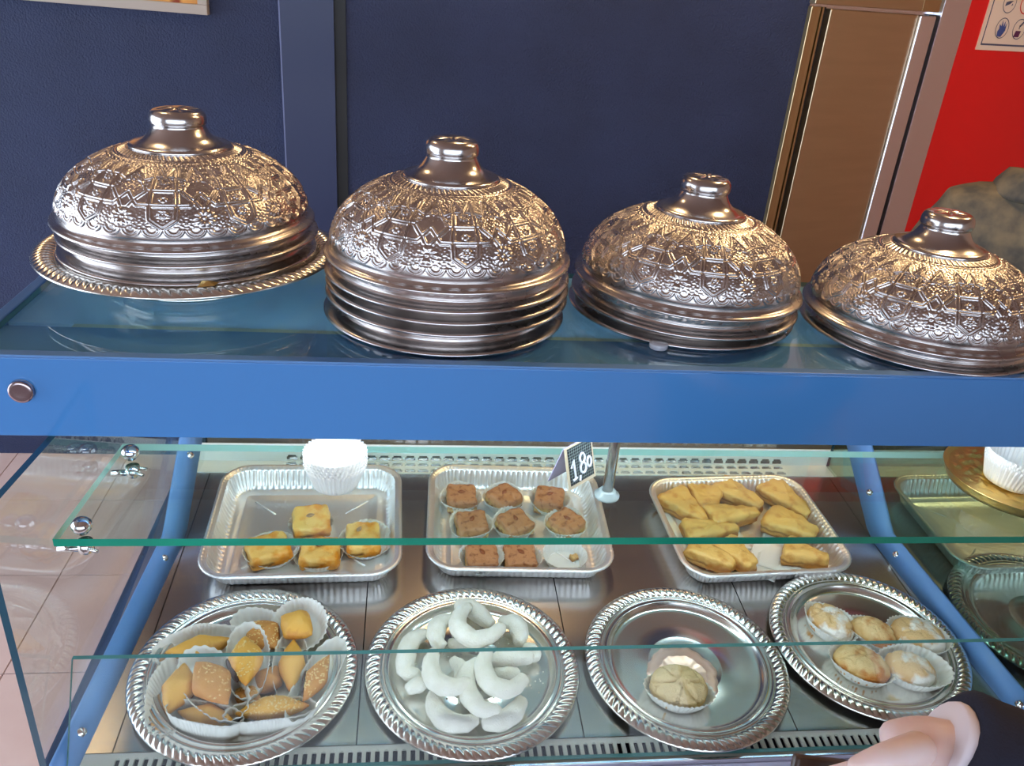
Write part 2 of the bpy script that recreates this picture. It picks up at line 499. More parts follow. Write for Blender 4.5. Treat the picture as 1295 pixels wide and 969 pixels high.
MB().box(.0, .492, -.022, .015, zs + .008, 2.2).build('header_panel', M['fridge'], fr, bevel=.002)
MB().box(.494, .58, -.022, .015, zs + .008, 2.2).build('header_panel', M['fridge_gold'], fr, bevel=.002)

# hygiene sign on the red wall: cream sheet, frame line, pictogram circles
sg = empty('hygiene_sign'); sg.matrix_world = AZ @ Matrix.Translation((.853, 0, .743))
tag(sg, 'cream hygiene notice with round pictograms on the red wall', 'sign')
MB().box(0, .46, -.004, 0, 0, .40).build('sheet', M['sign_paper'], sg)
bl = MB()
for q in ((.017, .021, .017, .383), (.439, .443, .017, .383)): bl.box(q[0], q[1], -.0052, -.004, q[2], q[3])
bl.box(.021, .439, -.0052, -.004, .017, .023).box(.021, .439, -.0052, -.004, .377, .383)
bl.build('border_line', M['sign_ink'], sg)


def ring(mb, cx, cz, r, wd, y=-.0056, n=28):
    V = []; F = []
    for j in range(n):
        a = 2 * PI * j / n
        for rr in (r, r - wd):
            V.append((cx + rr * math.cos(a), y, cz + rr * math.sin(a)))
    for j in range(n):
        k = (j + 1) % n
        F.append((2 * j, 2 * k, 2 * k + 1, 2 * j + 1))
    mb.add(V, F)


def blob(mb, pts, y=-.006):
    mb.add([(x, y, z) for x, z in pts], [tuple(range(len(pts)))])


dark = MB(); redm = MB(); blue = MB(); pur = MB()
for cx in (.108, .206, .304, .39):
    for cz in (.078, .165, .25, .335):
        if cx == .206 and cz == .165: ring(redm, cx, cz, .036, .0045)
        else: ring(dark, cx, cz, .036, .0028)
# glove, hair net, hand wash, crossed-out pictograms
blob(blue, [(.09, .05), (.112, .048), (.128, .07), (.126, .098), (.120, .082), (.116, .104), (.110, .084), (.100, .106), (.100, .084), (.088, .092), (.092, .076), (.086, .066)])
blob(pur, [(.184, .05), (.214, .05), (.220, .072), (.190, .072)]); dark.box(.204, .207, -.006, -.005, .078, .088)
for k in range(6): dark.box(.204 + .004 * k, .212 + .004 * k, -.006, -.005, .086 + .004 * k, .092 + .004 * k)
blob(dark, [(.085, .152), (.110, .160), (.126, .172), (.104, .170), (.088, .166)])
blob(dark, [(.118, .154), (.128, .158), (.124, .164)])
blob(pur, [(.186, .172), (.196, .182), (.21, .180), (.236, .188), (.234, .178), (.216, .172), (.206, .158), (.196, .160)])
redm.tube([(.184, -.0062, .188), (.230, -.0062, .142)], .003, 5)
dark.build('pictogram', M['sign_ink'], sg); redm.build('pictogram', M['sign_red'], sg); blue.build('pictogram', M['sign_blue'], sg); pur.build('pictogram', M['sign_purple'], sg)
for q in sg.children:
    if q.name.startswith('pictogram'): q['kind'] = 'stuff'

# ================================================================== the display case
case = empty('display_case', (0, 0, FLOOR))
tag(case, 'long glass pastry display case with blue fascia and steel deck', 'display case')
case_inv = Matrix.Translation((0, 0, -FLOOR))
ORG = Vector((0, 0, FLOOR))


def cpart(o, par=None):
    """keep a part built in world coordinates where it stands"""
    if par is None:
        o.parent = case; o.matrix_parent_inverse = case_inv
    else:
        o.parent = par; o.matrix_parent_inverse = par.matrix_world.inverted() if par.type != 'EMPTY' else Matrix.Translation(-par.location)
    return o


XE = 1.60                                   # right end of the case (outside the frame)
ZT, YFR, YRE = .4834, .1156, .452          # counter top height, fascia plane, rear of the top
gl_x = lambda y: -.361 + .068 * (y + .03)    # left end glass, standing slightly askew
gr_x = lambda y: .937 - .085 * (y - .06)      # partition glass between the two bays

# base cabinet and ledges
cpart(MB().box(-.386, XE, -.062, .70, FLOOR + .08, -.016).build('base_cabinet', M['case_dark'], bevel=.004))
cpart(MB().box(-.37, XE - .02, -.03, .66, FLOOR, FLOOR + .08).build('plinth', M['black']))
cpart(MB().box(-.36, XE, -.075, -.0415, -.05, -.006).build('front_ledge', M['case_white'], bevel=.003))
cpart(MB().box(-.36, XE, -.0415, -.0375, -.03, .001).build('front_edge_profile', M['chrome'], bevel=.0008))

# deck: steel panels with open joints
edges = [-.356] + [-.0051 + .2959 * k for k in range(-1, 6)] + [XE]
edges = [e for e in edges if -.357 <= e <= XE]
for a, b in zip(edges[:-1], edges[1:]):
    P = []
    for h in (-.012, 0):
        P += [D(a + .0008, 0.0, h), D(b - .0008, 0.0, h), D(b - .0008, .66, h), D(a + .0008, .66, h)]
    cpart(MB().hexa(P).build('deck_panel', M['steel']))

# front grill: a slotted strip
g = MB()
def gbox(x0, x1, y0, y1, mb, h0=-.004, h1=.0):
    mb.hexa([D(x0, y0, h0), D(x1, y0, h0), D(x1, y1, h0), D(x0, y1, h0), D(x0, y0, h1), D(x1, y0, h1), D(x1, y1, h1), D(x0, y1, h1)])
gx0, gx1, pitch = -.30, 1.02, .0112
gbox(-.350, XE, -.0372, -.0290, g); gbox(-.350, XE, -.0080, -.0012, g)
n = int((gx1 - gx0) / pitch)
for k in range(n + 1):
    x = gx0 + k * pitch
    gbox(x, x + .0052, -.0290, -.0080, g)
    for yy in (-.0290, -.0080):          # rounded slot ends
        s_ = 1 if yy < -.02 else -1
        for sx, e in ((x + .0052, 1), (x + pitch, -1)):
            g.add([D(sx, yy, 0), D(sx + e * .0022, yy, 0), D(sx, yy + s_ * .0022, 0)], [(0, 1, 2) if e * s_ > 0 else (0, 2, 1)])
gbox(-.350, gx0, -.0290, -.0080, g); gbox(gx1 + .004, XE, -.0290, -.0080, g)
cpart(g.build('front_grill', M['vent']))

# side strips (blue bars along the deck that bend upward at the back)
def strip(xf, sgn, name):
    prof = [(-.034, 0), (.385, 0)]
    secs = []
    def sec(y, z0, ny, nz, wid, inset):
        x = xf(y)
        a = Vector((x + sgn * .003, y, z0)); b = Vector((x + sgn * inset, y, z0))
        c = Vector((x + sgn * (.003 + .004), y + ny * wid, z0 + nz * wid)); d = Vector((x + sgn * .003, y + ny * wid, z0 + nz * wid))
        return [a, b, c, d]
    t = math.tan(TILT)
    secs.append(sec(-.034, -.034 * t, 0, 1, .026, .026))
    secs.append(sec(.12, .12 * t, 0, 1, .026, .027))
    secs.append(sec(.372, .372 * t, -.25, .95, .030, .028))
    secs.append(sec(.40, .40 * t + .012, -.5, .8, .038, .030))
    secs.append(sec(.62, .235, -.62, .78, .044, .030))
    secs.append(sec(.50, .46, -.9, .1, .040, .030))
    P = [[tuple(v) for v in s_] for s_ in secs]
    o = grid(name, P, M['blue_strip'], None, True, False, (True, True), smooth=False)
    return cpart(o)


sl = strip(gl_x, 1, 'side_rail')
sr = strip(gr_x, -1, 'side_rail')


def bolt(par, p, nrm, r=.0055):
    q = Vector(nrm).normalized().to_track_quat('Z', 'Y').to_matrix().to_4x4()
    b = MB().lathe([(r * 1.25, 0), (r * 1.25, .001), (r, .002), (r * .9, .0045), (r * .4, .0052), (.0003, .0052)], 16).build('bolt', M['chrome'], None, True)
    b.matrix_world = Matrix.Translation(p) @ q
    mw = b.matrix_world.copy(); b.parent = par; b.matrix_parent_inverse = par.matrix_world.inverted() if par.type != 'EMPTY' else Matrix.Identity(4); b.matrix_world = mw
    return b


for y in (.02, .33):
    bolt(sl, Vector((gl_x(y) + .016, y, y * math.tan(TILT) + .013)), (1, 0, .8))
    bolt(sr, Vector((gr_x(y) - .016, y, y * math.tan(TILT) + .013)), (-1, 0, .8))
bolt(sl, Vector((gl_x(.5) + .019, .475, .135)), (1, -.3, .6)); bolt(sr, Vector((gr_x(.45) - .019, .432, .096)), (-1, -.3, .6))

# glass panes: clear faces, tinted edges
def pane(name, P, edge_mat, face=M['glass'], thin=(0, 1)):
    """8 points; faces listed in `thin` (0 bottom/top pair) are the large clear ones"""
    mb = MB().hexa(P)
    idx = [1] * 6
    for k in thin: idx[k] = 0
    mb.I = idx
    return cpart(mb.build(name, None, mats=[face, edge_mat]))


def wall_pane(name, xf, y0, y1, z0, z1, th, edge_mat, sgn=-1, face=M['glass']):
    a = [(xf(y0), y0), (xf(y1), y1), (xf(y1) + sgn * th, y1), (xf(y0) + sgn * th, y0)]
    P = [(x, y, z0) for x, y in a] + [(x, y, z1) for x, y in a]
    # hexa faces: 0 bottom 1 top 2 (0,1) inner 3 (1,2) back edge 4 outer 5 front edge
    return pane(name, P, edge_mat, face, thin=(2, 4))


wall_pane('end_glass', gl_x, -.0336, .62, -.004, .378, .008, M['glass_edge_dark'], -1, M['glass_end'])
wall_pane('partition_glass', gr_x, .0, .60, .004, .258, .006, M['glass_edge_dark'], 1, M['glass_part'])
# low front pane leaning back
P = []
for dz in (0, 1):
    pass
lx0, lx1 = -.343, XE
th = .006
P = [(lx0, -.0336, .001), (lx1, -.0336, .001), (lx1, -.0336 + th, .001), (lx0, -.0336 + th, .001),
     (lx0, .0363, .1191), (lx1, .0363, .1191), (lx1, .0363 + th, .1191), (lx0, .0363 + th, .1191)]
pane('front_glass', P, M['glass_edge_thin'], M['glass_front'], thin=(2, 4))
# glass shelf
SZ = .272
shl = lambda y: gl_x(y) + .002
P = [(shl(.0702), .0702, SZ - .0105), (XE, .0702, SZ - .0105), (XE, .283, SZ - .0105), (shl(.283), .283, SZ - .0105),
     (shl(.0702), .0702, SZ), (XE, .0702, SZ), (XE, .283, SZ), (shl(.283), .283, SZ)]
smb = MB().hexa(P); smb.I = [0, 0, 1, 2, 2, 2]
shelf = cpart(smb.build('glass_shelf', None, mats=[M['glass_g'], M['glass_edge'], M['glass_edge_pale']]))
knob_prof = [(.004, 0), (.006, .001), (.0065, .004), (.010, .006), (.0115, .010), (.0112, .015), (.008, .019), (.003, .0205), (.0003, .0207)]
for x, y in ((-.322, .081), (-.315, .243)):
    kb = MB().lathe(knob_prof, 24).build('shelf_knob', M['chrome'], None, True); kb.location = (x, y, SZ); 
    kb.parent = shelf; kb.matrix_parent_inverse = shelf.matrix_world.inverted()
    c = MB().lathe([(.009, 0), (.009, -.014), (.007, -.016), (.0003, -.016)][::-1], 16)
    c.tube([(0, 0, -.010), (-(x - gl_x(y)), 0, -.012)], .0045, 8)
    c.tube([(0, .006, -.006), (.016, .008, -.010)], .0022, 6).tube([(0, -.006, -.006), (.016, -.008, -.010)], .0022, 6)
    cl = c.build('shelf_clamp', M['chrome'], None, True); cl.location = (x, y, SZ - .0105)
    cl.parent = shelf; cl.matrix_parent_inverse = shelf.matrix_world.inverted()
rod = MB().tube([(.319, .160, SZ), (.3205, .160, ZT - .03)], .0072, 16).build('support_rod', M['steel'], None, True)
cpart(rod)
wsh = MB().lathe([(.016, 0), (.017, .001), (.017, .004), (.012, .006), (.0115, .010), (.008, .011), (.0075, .011)], 24).build('rod_foot', mat('grey_glass', lin(150, 168, 168), .15), None, True)
wsh.location = (.319, .160, SZ); wsh.parent = rod; wsh.matrix_parent_inverse = rod.matrix_world.inverted()

# vent at the back of the deck: slotted L-shaped rail
v = MB()
yv, zv = .604, D(0, .604)[2]
vx0, vx1, vp = -.175, .80, .0243
def vrow(y0, z0, y1, z1, mb, th=.002):
    """slotted strip between two lines: rails top and bottom, bars between slots"""
    a = Vector((0, y0, z0)); b = Vector((0, y1, z1)); d = b - a
    nrm = Vector((0, -d.z, d.y)).normalized() * th
    def seg(x0, x1, f0, f1):
        p0, p1 = a + d * f0, a + d * f1
        mb.hexa([Vector((x0, *p0[1:])), Vector((x1, *p0[1:])), Vector((x1, *p1[1:])), Vector((x0, *p1[1:])),
                 Vector((x0, *(p0 + nrm)[1:])), Vector((x1, *(p0 + nrm)[1:])), Vector((x1, *(p1 + nrm)[1:])), Vector((x0, *(p1 + nrm)[1:]))])
    seg(-.34, XE, 0, .22); seg(-.34, XE, .78, 1.0); seg(-.34, vx0, .22, .78); seg(vx1, XE, .22, .78)
    k = 0
    while vx0 + k * vp < vx1 - .001:
        x = vx0 + k * vp
        seg(x, x + .0045, .22, .78); seg(x + .0045, x + .007, .60, .78); seg(x - .0025, x, .60, .78)
        k += 1
vrow(yv - .036, zv - .003, yv - .018, zv - .0015, v); vrow(yv - .018, zv - .0015, yv, zv, v)
vrow(yv, zv, yv + .004, zv + .017, v); vrow(yv + .004, zv + .017, yv + .008, zv + .034, v)
cpart(v.build('vent_rail', M['vent']))
cpart(MB().box(-.34, XE, .625, .66, .02, .09).build('rear_sill', M['steel']))

# counter top: blue front board, pale rail, teal rear board, glass sheet on top, blue side bar
TOPX0 = -.425
top_b = cpart(MB().box(TOPX0, XE, YFR + .006, .214, ZT - .022, ZT - .0075).build('top_board', M['top_navy']))
cpart(MB().box(TOPX0 + .075, XE, .214, .224, ZT - .022, ZT - .0075).build('top_rail', M['top_pale']))
cpart(MB().box(TOPX0, XE, .224, YRE, ZT - .022, ZT - .0075).build('top_board', M['top_teal']))
P = [(TOPX0, YFR + .002, ZT - .007), (XE, YFR + .002, ZT - .007), (XE, YRE, ZT - .007), (TOPX0, YRE, ZT - .007),
     (TOPX0, YFR + .002, ZT), (XE, YFR + .002, ZT), (XE, YRE, ZT), (TOPX0, YRE, ZT)]
pane('top_glass', P, M['glass_edge_thin'], M['glass_top'], thin=(0, 1))
cpart(MB().box(TOPX0 - .016, TOPX0 - .001, YFR + .004, YRE, ZT - .055, ZT + .001).build('top_side_bar', M['blue_bar'], bevel=.002))
fas = cpart(MB().box(TOPX0 - .02, XE, YFR, YFR + .007, .3825, ZT - .002).build('fascia', M['fascia'], bevel=.0015))
cpart(MB().box(TOPX0 - .02, XE, YFR - .001, YFR + .012, ZT - .0018, ZT + .0016).build('fascia_lip', M['blue_bar'], bevel=.001))
bt = MB().lathe([(.0135, 0), (.0135, .005), (.0125, .0065), (.0095, .0068), (.006, .0064), (.0003, .0064)], 32).build('fascia_bolt', mat('brushed_bolt', (.45, .36, .38, 1), .22, 1), None, True)
bt.matrix_world = Matrix.Translation((-.3725, YFR, .4415)) @ Matrix.Rotation(R(90), 4, 'X')
mw = bt.matrix_world.copy(); bt.parent = fas; bt.matrix_parent_inverse = Matrix.Translation(-Vector((0, 0, 0))); bt.matrix_parent_inverse = fas.matrix_world.inverted(); bt.matrix_world = mw
# LED tube behind the fascia
tube = cpart(MB().tube([(-.30, YFR + .028, ZT - .036), (.86, YFR + .028, ZT - .036)], .008, 12).build('led_tube', emit('led_light', (1.0, .98, .88), 20.0)))

# ================================================================== domes
NCELL = 10
RIM = .62            # the rim bead is low
NZ = lambda z: .0968 + (z - .1262) * 1.12     # neck heights above the rim
prof_ctrl = [(.1484, .0112), (.1495, .0165), (.1481, .0270), (.1432, .0400), (.1348, .0532), (.1230, .0655), (.1075, .0768), (.0895, .0862), (.0725, .0932), (.0585, .0982)]


def smooth_curve(pts, n):
    pts = np.array(pts); t = np.r_[0, np.cumsum(np.hypot(*np.diff(pts, axis=0).T))]
    # Catmull-Rom by arc length
    u = np.linspace(0, t[-1], n); out = np.zeros((n, 2))
    tang = np.gradient(pts, t, axis=0)
    for i, x in enumerate(u):
        k = min(max(np.searchsorted(t, x) - 1, 0), len(t) - 2); h = t[k + 1] - t[k]; s_ = (x - t[k]) / h
        out[i] = ((2 * s_**3 - 3 * s_**2 + 1) * pts[k] + (s_**3 - 2 * s_**2 + s_) * h * tang[k] + (-2 * s_**3 + 3 * s_**2) * pts[k + 1] + (s_**3 - s_**2) * h * tang[k + 1])
    return out, t[-1]


def relief(nu, sv, rv):
    """height of the beaten pattern over one cell: rows sv (metres up the dome), nu columns; rv radius per row"""
    a = (np.arange(nu) + .5) / nu - .5
    A, Sv = np.meshgrid(a, sv)
    cw = (2 * PI * rv / NCELL)[:, None] * np.ones_like(A)
    H = np.zeros_like(A)
    bump = lambda d, w_: np.clip(1 - (d / w_)**2, 0, 1)**2
    def segd(p, q, sh=0):
        x, y = (A - sh) * cw, Sv
        x0, y0, x1, y1 = p[0] * cw, p[1], q[0] * cw, q[1]
        dx, dy = x1 - x0, y1 - y0
        t = np.clip(((x - x0) * dx + (y - y0) * dy) / (dx * dx + dy * dy + 1e-12), 0, 1)
        return np.hypot(x - x0 - t * dx, y - y0 - t * dy)
    # ground: small four-petal flowers and lozenge hatching
    pitch_ = .0098
    nx = np.maximum(np.round(cw / pitch_), 1)
    gx, gy = A * nx, Sv / pitch_
    fx_, fy_ = (gx % 1.0) - .5, (gy % 1.0) - .5
    rad_, ang_ = np.hypot(fx_, fy_), np.arctan2(fy_, fx_)
    H += .42 * np.abs(np.cos(2 * ang_))**.8 * bump(rad_ - .27, .21) + .4 * bump(rad_, .10)
    H += .40 * bump(np.minimum(np.abs(fx_ + fy_), np.minimum(np.abs(fx_ - fy_ - 1), np.abs(fx_ + fy_ - 1))) - 0, .07) * (rad_ > .40)
    H += .28 * bump(np.hypot(np.abs(fx_) - .5, np.abs(fy_) - .5), .17)
    # straps
    segs = []
    def both(*pts):
        for p, q in zip(pts[:-1], pts[1:]):
            segs.append((p, q)); segs.append(((-p[0], p[1]), (-q[0], q[1])))
    both((0, .0165), (.155, .0275), (.175, .047), (.175, .108))
    both((0, .047), (.34, .047), (.5, .066), (.66, .047))
    both((0, .069), (.24, .069), (.40, .053), (.47, .042))
    both((.24, .069), (.34, .085), (.5, .090), (.66, .085))
    both((0, .092), (.175, .092), (.34, .085)); both((0, .092), (-.16, .112)); both((.34, .085), (.5, .112))
    dm = np.full_like(A, 9.0)
    for p, q in segs:
        for sh in (-1, 0, 1):
            dm = np.minimum(dm, segd(p, q, sh))
    wide = np.clip((.0044 - dm) / .0008, 0, 1)
    rib = bump(np.abs(dm - .0019), .0018)
    H = H * (1 - wide) + wide * (.10 + 1.15 * rib)
    # rosettes over the cell joints (and small ones higher up)
    for a0, s0, rr, np_ in ((-.5, .0300, .0140, 10), (.5, .0300, .0140, 10), (0, .036, .007, 6), (-.5, .092, .008, 8), (.5, .092, .008, 8), (0, .086, .0075, 8), (.27, .077, .005, 6), (-.27, .077, .005, 6), (0, .056, .0055, 4)):
        x, y = (A - a0) * cw, Sv - s0
        d = np.hypot(x, y); th_ = np.arctan2(y, x)
        msk = np.clip((rr - d) / .0008, 0, 1)
        pet = np.abs(np.cos(th_ * np_ / 2))**.6 * bump(d - rr * .6, rr * .42) * 1.35 + .9 * bump(d, rr * .22)
        H = H * (1 - msk) + msk * pet
    # scallops at the foot
    ns = 4
    wv = cw / ns
    fx = (A * ns) % 1.0 - .5
    d = np.hypot(fx * wv, (Sv - .0150) * 1.05)
    sc = bump(d - .0102, .0020) + .9 * bump(d - .0062, .0020)
    low = np.clip((.0158 - Sv) / .0012, 0, 1)
    inside = np.clip((.0122 - d) / .001, 0, 1)
    H = H * (1 - low) + low * sc * inside * 1.15
    # slanted leaves under the neck
    top = sv.max()
    k = 6
    ph = (A * k + (Sv - top) / .020) % 1.0
    lf = np.sin(ph * PI)**.7
    z0, z1 = top - .018, top - .003
    env = np.clip((Sv - z0) / .002, 0, 1) * np.clip((z1 - Sv) / .002, 0, 1)
    hi = np.clip((Sv - z0 + .003) / .002, 0, 1)
    H = H * (1 - hi) + hi * env * lf * .8
    H += .5 * bump(np.abs(Sv - z0 + .002), .0016)
    return H


def dome_mesh(nm, ncell, nv, scale_body=1.0, detailed=True):
    cur, L = smooth_curve(prof_ctrl, nv)
    tang = np.gradient(cur, axis=0); tang /= np.linalg.norm(tang, axis=1)[:, None]
    nrm = np.stack([tang[:, 1], -tang[:, 0]], 1)
    s_ = np.linspace(0, L, nv)
    nu = ncell * NCELL
    th_ = 2 * PI * (np.arange(nu)) / nu
    sdec = (s_ - .004) * .150 / L
    H = relief(ncell, np.clip(sdec, 0, None), cur[:, 0])
    H *= np.clip(sdec / .001, 0, 1)[:, None]
    H = np.tile(H, (1, NCELL)) * .0016
    rad = (cur[:, 0:1] + nrm[:, 0:1] * H) * scale_body
    zz = cur[:, 1:2] + nrm[:, 1:2] * H
    # rim below the body
    rim = [(.1520, .0), (.1572, .0002), (.1588, .0022), (.1586, .0052), (.1566, .0082), (.1535, .0098), (.1512, .0115), (.1496, .0145), (.1486, .0175)]
    inner = [(.1440, .014), (.1480, .006), (.1505, .002)]
    rows = []
    for r, z in inner + rim:
        f = scale_body if z > .011 else (1 - (1 - scale_body) * max(0, z - .008) / .003 if z > .008 else 1.0)
        rows.append(np.stack([r * f * np.cos(th_), r * f * np.sin(th_), np.full(nu, z * RIM)], 1))
    for k in range(nv):
        rows.append(np.stack([rad[k] * np.cos(th_), rad[k] * np.sin(th_), zz[k]], 1))
    return np.array(rows)


P_hi = dome_mesh('body', 96, 190)
dome_hi = grid('body', P_hi, M['dome']).data
nested = {}
for lv, f in ((1, .975), (2, .955), (3, .936), (4, .918)):
    P_lo = dome_mesh('body', 40, 70, f)
    nested[lv] = grid('body', P_lo[:12 + 22], M['dome']).data
for o in [o for o in COL.objects if o.name.startswith('body')]:
    bpy.data.objects.remove(o)

neck_prof = [(.0592, .1262), (.0605, .1278), (.0590, .1300), (.0545, .1310), (.0500, .1325), (.0440, .1360), (.0395, .1405), (.0362, .1450), (.0338, .1490), (.0326, .1512),
             (.0330, .1522), (.0346, .1530), (.0354, .1550), (.0357, .1585), (.0350, .1625), (.0335, .1655), (.0305, .1680), (.0270, .1690)]
def neck_mesh():
    nu = 96; th_ = 2 * PI * np.arange(nu) / nu
    rows = [np.stack([r * np.cos(th_), r * np.sin(th_), np.full(nu, NZ(z))], 1) for r, z in [(r_ if r_ > .05 else r_ * .94 + .003 * max(0, (r_ - .04) / .01), z_) for r_, z_ in neck_prof]]
    for k in range(1, 12):
        r = .0254 * (1 - k / 12)
        hgt = .0016 * (np.abs(np.cos(4 * th_))**.7) * math.sin(PI * k / 12)**.8 + (.001 if k > 9 else 0)
        rows.append(np.stack([r * np.cos(th_), r * np.sin(th_), NZ(.1690) + hgt], 1))
    return np.array(rows)
nk = grid('knob', neck_mesh(), M['silver'], None, True, False, (False, True)); neck_data = nk.data
bpy.data.objects.remove(nk)


def dome(x, y, z, rz, label, lv=0, tx=0, ty=0, k=1.0):
    root = empty('dome_cover')
    root.matrix_world = Matrix.Translation((x, y, z)) @ Matrix.Rotation(R(tx), 4, 'X') @ Matrix.Rotation(R(ty), 4, 'Y') @ Matrix.Rotation(R(rz), 4, 'Z') @ Matrix.Diagonal((k, k, .97 if k > 1 else 1, 1))
    tag(root, label, 'dome cover', 'embossed silver dome covers')
    link('body', dome_hi if lv == 0 else nested[lv], root)
    if lv == 0: link('knob', neck_data, root)
    return root


Z0 = ZT + .0006
# first stack stands on the footed tray
TRX, TRY = -.250, .400
tz = ZT + .0400
dome(TRX + .001, TRY, tz, 10, 'bottom dome of the stack of three on the footed tray', 2, 0, 0, 1.06)
dome(TRX + .003, TRY, tz + .0225, 22, 'middle dome of the stack of three on the footed tray', 1, 0, 0, 1.06)
dome(TRX - .001, TRY, tz + .0400, 4, 'complete embossed dome with knob topping the stack on the footed tray', 0, 0, 0, 1.06)
# second stack: five
dome(.0978, .2933, Z0, 12, 'lowest rim of the tall stack of five domes', 4)
dome(.1005, .2940, Z0 + .0250, 3, 'second lowest dome of the tall stack of five domes', 3)
dome(.1010, .2935, Z0 + .0395, 20, 'middle dome of the tall stack of five domes', 2)
dome(.1000, .2930, Z0 + .0540, 9, 'second dome from the top of the tall stack of five, scalloped band showing', 1)
dome(.0990, .2930, Z0 + .0775, 6, 'topmost dome of the tallest stack, second knob from the left', 0)
# third stack: three, fanned to the left
dome(.4330, .3310, Z0, 15, 'lowest dome of the short fanned stack of three, beside the small disc', 2)
dome(.4355, .3300, Z0 + .0145, 2, 'middle dome of the short fanned stack of three', 1, 0, .8)
dome(.4370, .3290, Z0 + .0400, 30, 'topmost dome of the short stack of three, third knob from the left', 0, 0, 1.3)
# fourth: two
dome(.7612, .2733, Z0, -4, 'lower dome of the pair at the right end, only its rim showing', 1)
dome(.7612, .2733, Z0 + .0215, -10, 'upper embossed dome of the pair at the right end, before the man in the jacket')

# ================================================================== round platters with rope rims
def platter_rows(R0, leaves, nu, foot=None):
    th_ = 2 * PI * np.arange(nu) / nu
    k = R0 / .15
    rows = []
    def row(r, z): rows.append(np.stack([r * k * np.cos(th_), r * k * np.sin(th_), (z * np.ones(nu))], 1))
    for r, z in ((.002, .0012), (.08, .0008), (.106, .0008), (.112, .002), (.121, .0095), (.135, .0105), (.1485, .0098)): row(r, z)
    # rolled outer edge, gadrooned rim, inner mouldings, well
    for r, z in ((.1497, .0100), (.1502, .0112), (.1494, .0126)): row(r, z)
    rr = np.linspace(.1488, .1290, 14)
    for r in rr:
        f = (.1490 - r) / .020
        ph = leaves * th_ + f * 8.5 * (1 - .25 * f)
        env = math.sin(PI * min(max(f, 0), 1))**.6
        hump = .0030 * math.sin(PI * min(max(f * .95 + .02, 0), 1))
        lf = np.abs(np.sin(ph / 2))**.55
        row(r, .0128 + hump + .0030 * env * (lf - .35) + .0010 * f)
    for r, z in ((.1282, .0134), (.1274, .0148), (.1262, .0152), (.1250, .0146), (.1243, .0134), (.1225, .0132), (.1190, .0128), (.1182, .0136), (.1172, .0136), (.1164, .0124), (.1140, .0090), (.1105, .0055), (.1080, .0043), (.1040, .0040),
                 (.08, .0038), (.056, .0038), (.0545, .0046), (.053, .0046), (.0515, .0036), (.03, .0034), (.0265, .0040), (.0255, .0040), (.0245, .0034), (.002, .0034)): row(r, z)
    return np.array(rows)


pl_o = grid('rope_rim_platter', platter_rows(.15, 84, 1176), M['tray_silver'], None, True, False, (True, True))
PLATES = [(-.1605, .1147, 'silver rope-rimmed platter heaped with cornets in paper cases'), (.1490, .1116, 'silver rope-rimmed platter heaped with sugared crescents'),
          (.4585, .1109, 'silver rope-rimmed platter holding one pale biscuit'), (.7540, .1433, 'silver rope-rimmed platter of five sugared biscuits'), (1.082, .185, 'empty silver platter in the dark right bay behind the glass')]
for k, (x, y, lb) in enumerate(PLATES):
    o = pl_o if k == 0 else dup(pl_o)
    o.matrix_world = Dm(x, y, .0004, R(k * 37), Matrix.Scale(.985 if k in (2, 3) else 1, 4))
    tag(o, lb, 'platter', 'silver platters on the deck')

# footed tray under the first stack
ft = empty('footed_tray', (TRX, TRY, ZT + .0006)); tag(ft, 'wide silver tray with rope rim and low foot at the left end', 'tray')
rows = platter_rows(.197, 104, 1248)
rows[:, :, 2] += .024
tr = grid('tray_plate', rows, M['tray_silver'], ft, True, False, (True, True))
MB().lathe([(.100, .024), (.096, .018), (.100, .010), (.116, .003), (.118, 0), (.10, 0)][::-1], 96).build('foot', M['tray_silver'], ft, True)
# crumb of gold on the tray
o = mesh('foil_scrap', [(0, 0, 0), (.02, .002, .002), (.024, .012, .003), (.004, .01, .005), (.012, .006, .007)], [(0, 1, 4), (1, 2, 4), (2, 3, 4), (3, 0, 4)], M['gold'], None, False)
o.location = (TRX + .045, TRY - .167, ZT + .041); tag(o, 'small scrap of gold foil on the rim of the footed tray', 'foil')
# small disc by the third stack
o = MB().lathe([(.011, 0), (.0118, .001), (.0118, .006), (.011, .0072), (.0003, .0072)], 32).build('glass_puck', mat('clear_puck', lin(186, 190, 200), .2, coat=.5), None, True)
o.location = (.3632, .181, ZT + .0004); tag(o, 'small clear round disc on the counter before the third dome stack', 'disc')

# ================================================================== foil trays
def rrect(hx, hy, rc, n):
    """points round a rounded rectangle, evenly spaced, with outward normals"""
    per = 4 * (hx - rc) + 4 * (hy - rc) + 2 * PI * rc
    out = []
    segs = [(2 * (hy - rc), 's', (hx, -(hy - rc)), (0, 1), (1, 0)), (PI / 2 * rc, 'a', (hx - rc, hy - rc), 0, None), (2 * (hx - rc), 's', (hx - rc, hy), (-1, 0), (0, 1)),
            (PI / 2 * rc, 'a', (-(hx - rc), hy - rc), PI / 2, None), (2 * (hy - rc), 's', (-hx, hy - rc), (0, -1), (-1, 0)), (PI / 2 * rc, 'a', (-(hx - rc), -(hy - rc)), PI, None),
            (2 * (hx - rc), 's', (-(hx - rc), -hy), (1, 0), (0, -1)), (PI / 2 * rc, 'a', (hx - rc, -(hy - rc)), 1.5 * PI, None)]
    for i in range(n):
        d = per * i / n
        for L_, kind, p, t, nn in segs:
            if d <= L_:
                if kind == 's': out.append((p[0] + t[0] * d, p[1] + t[1] * d, nn[0], nn[1], 0))
                else:
                    a = t + d / rc; out.append((p[0] + rc * math.cos(a), p[1] + rc * math.sin(a), math.cos(a), math.sin(a), 1))
                break
            d -= L_
    return np.array(out), per


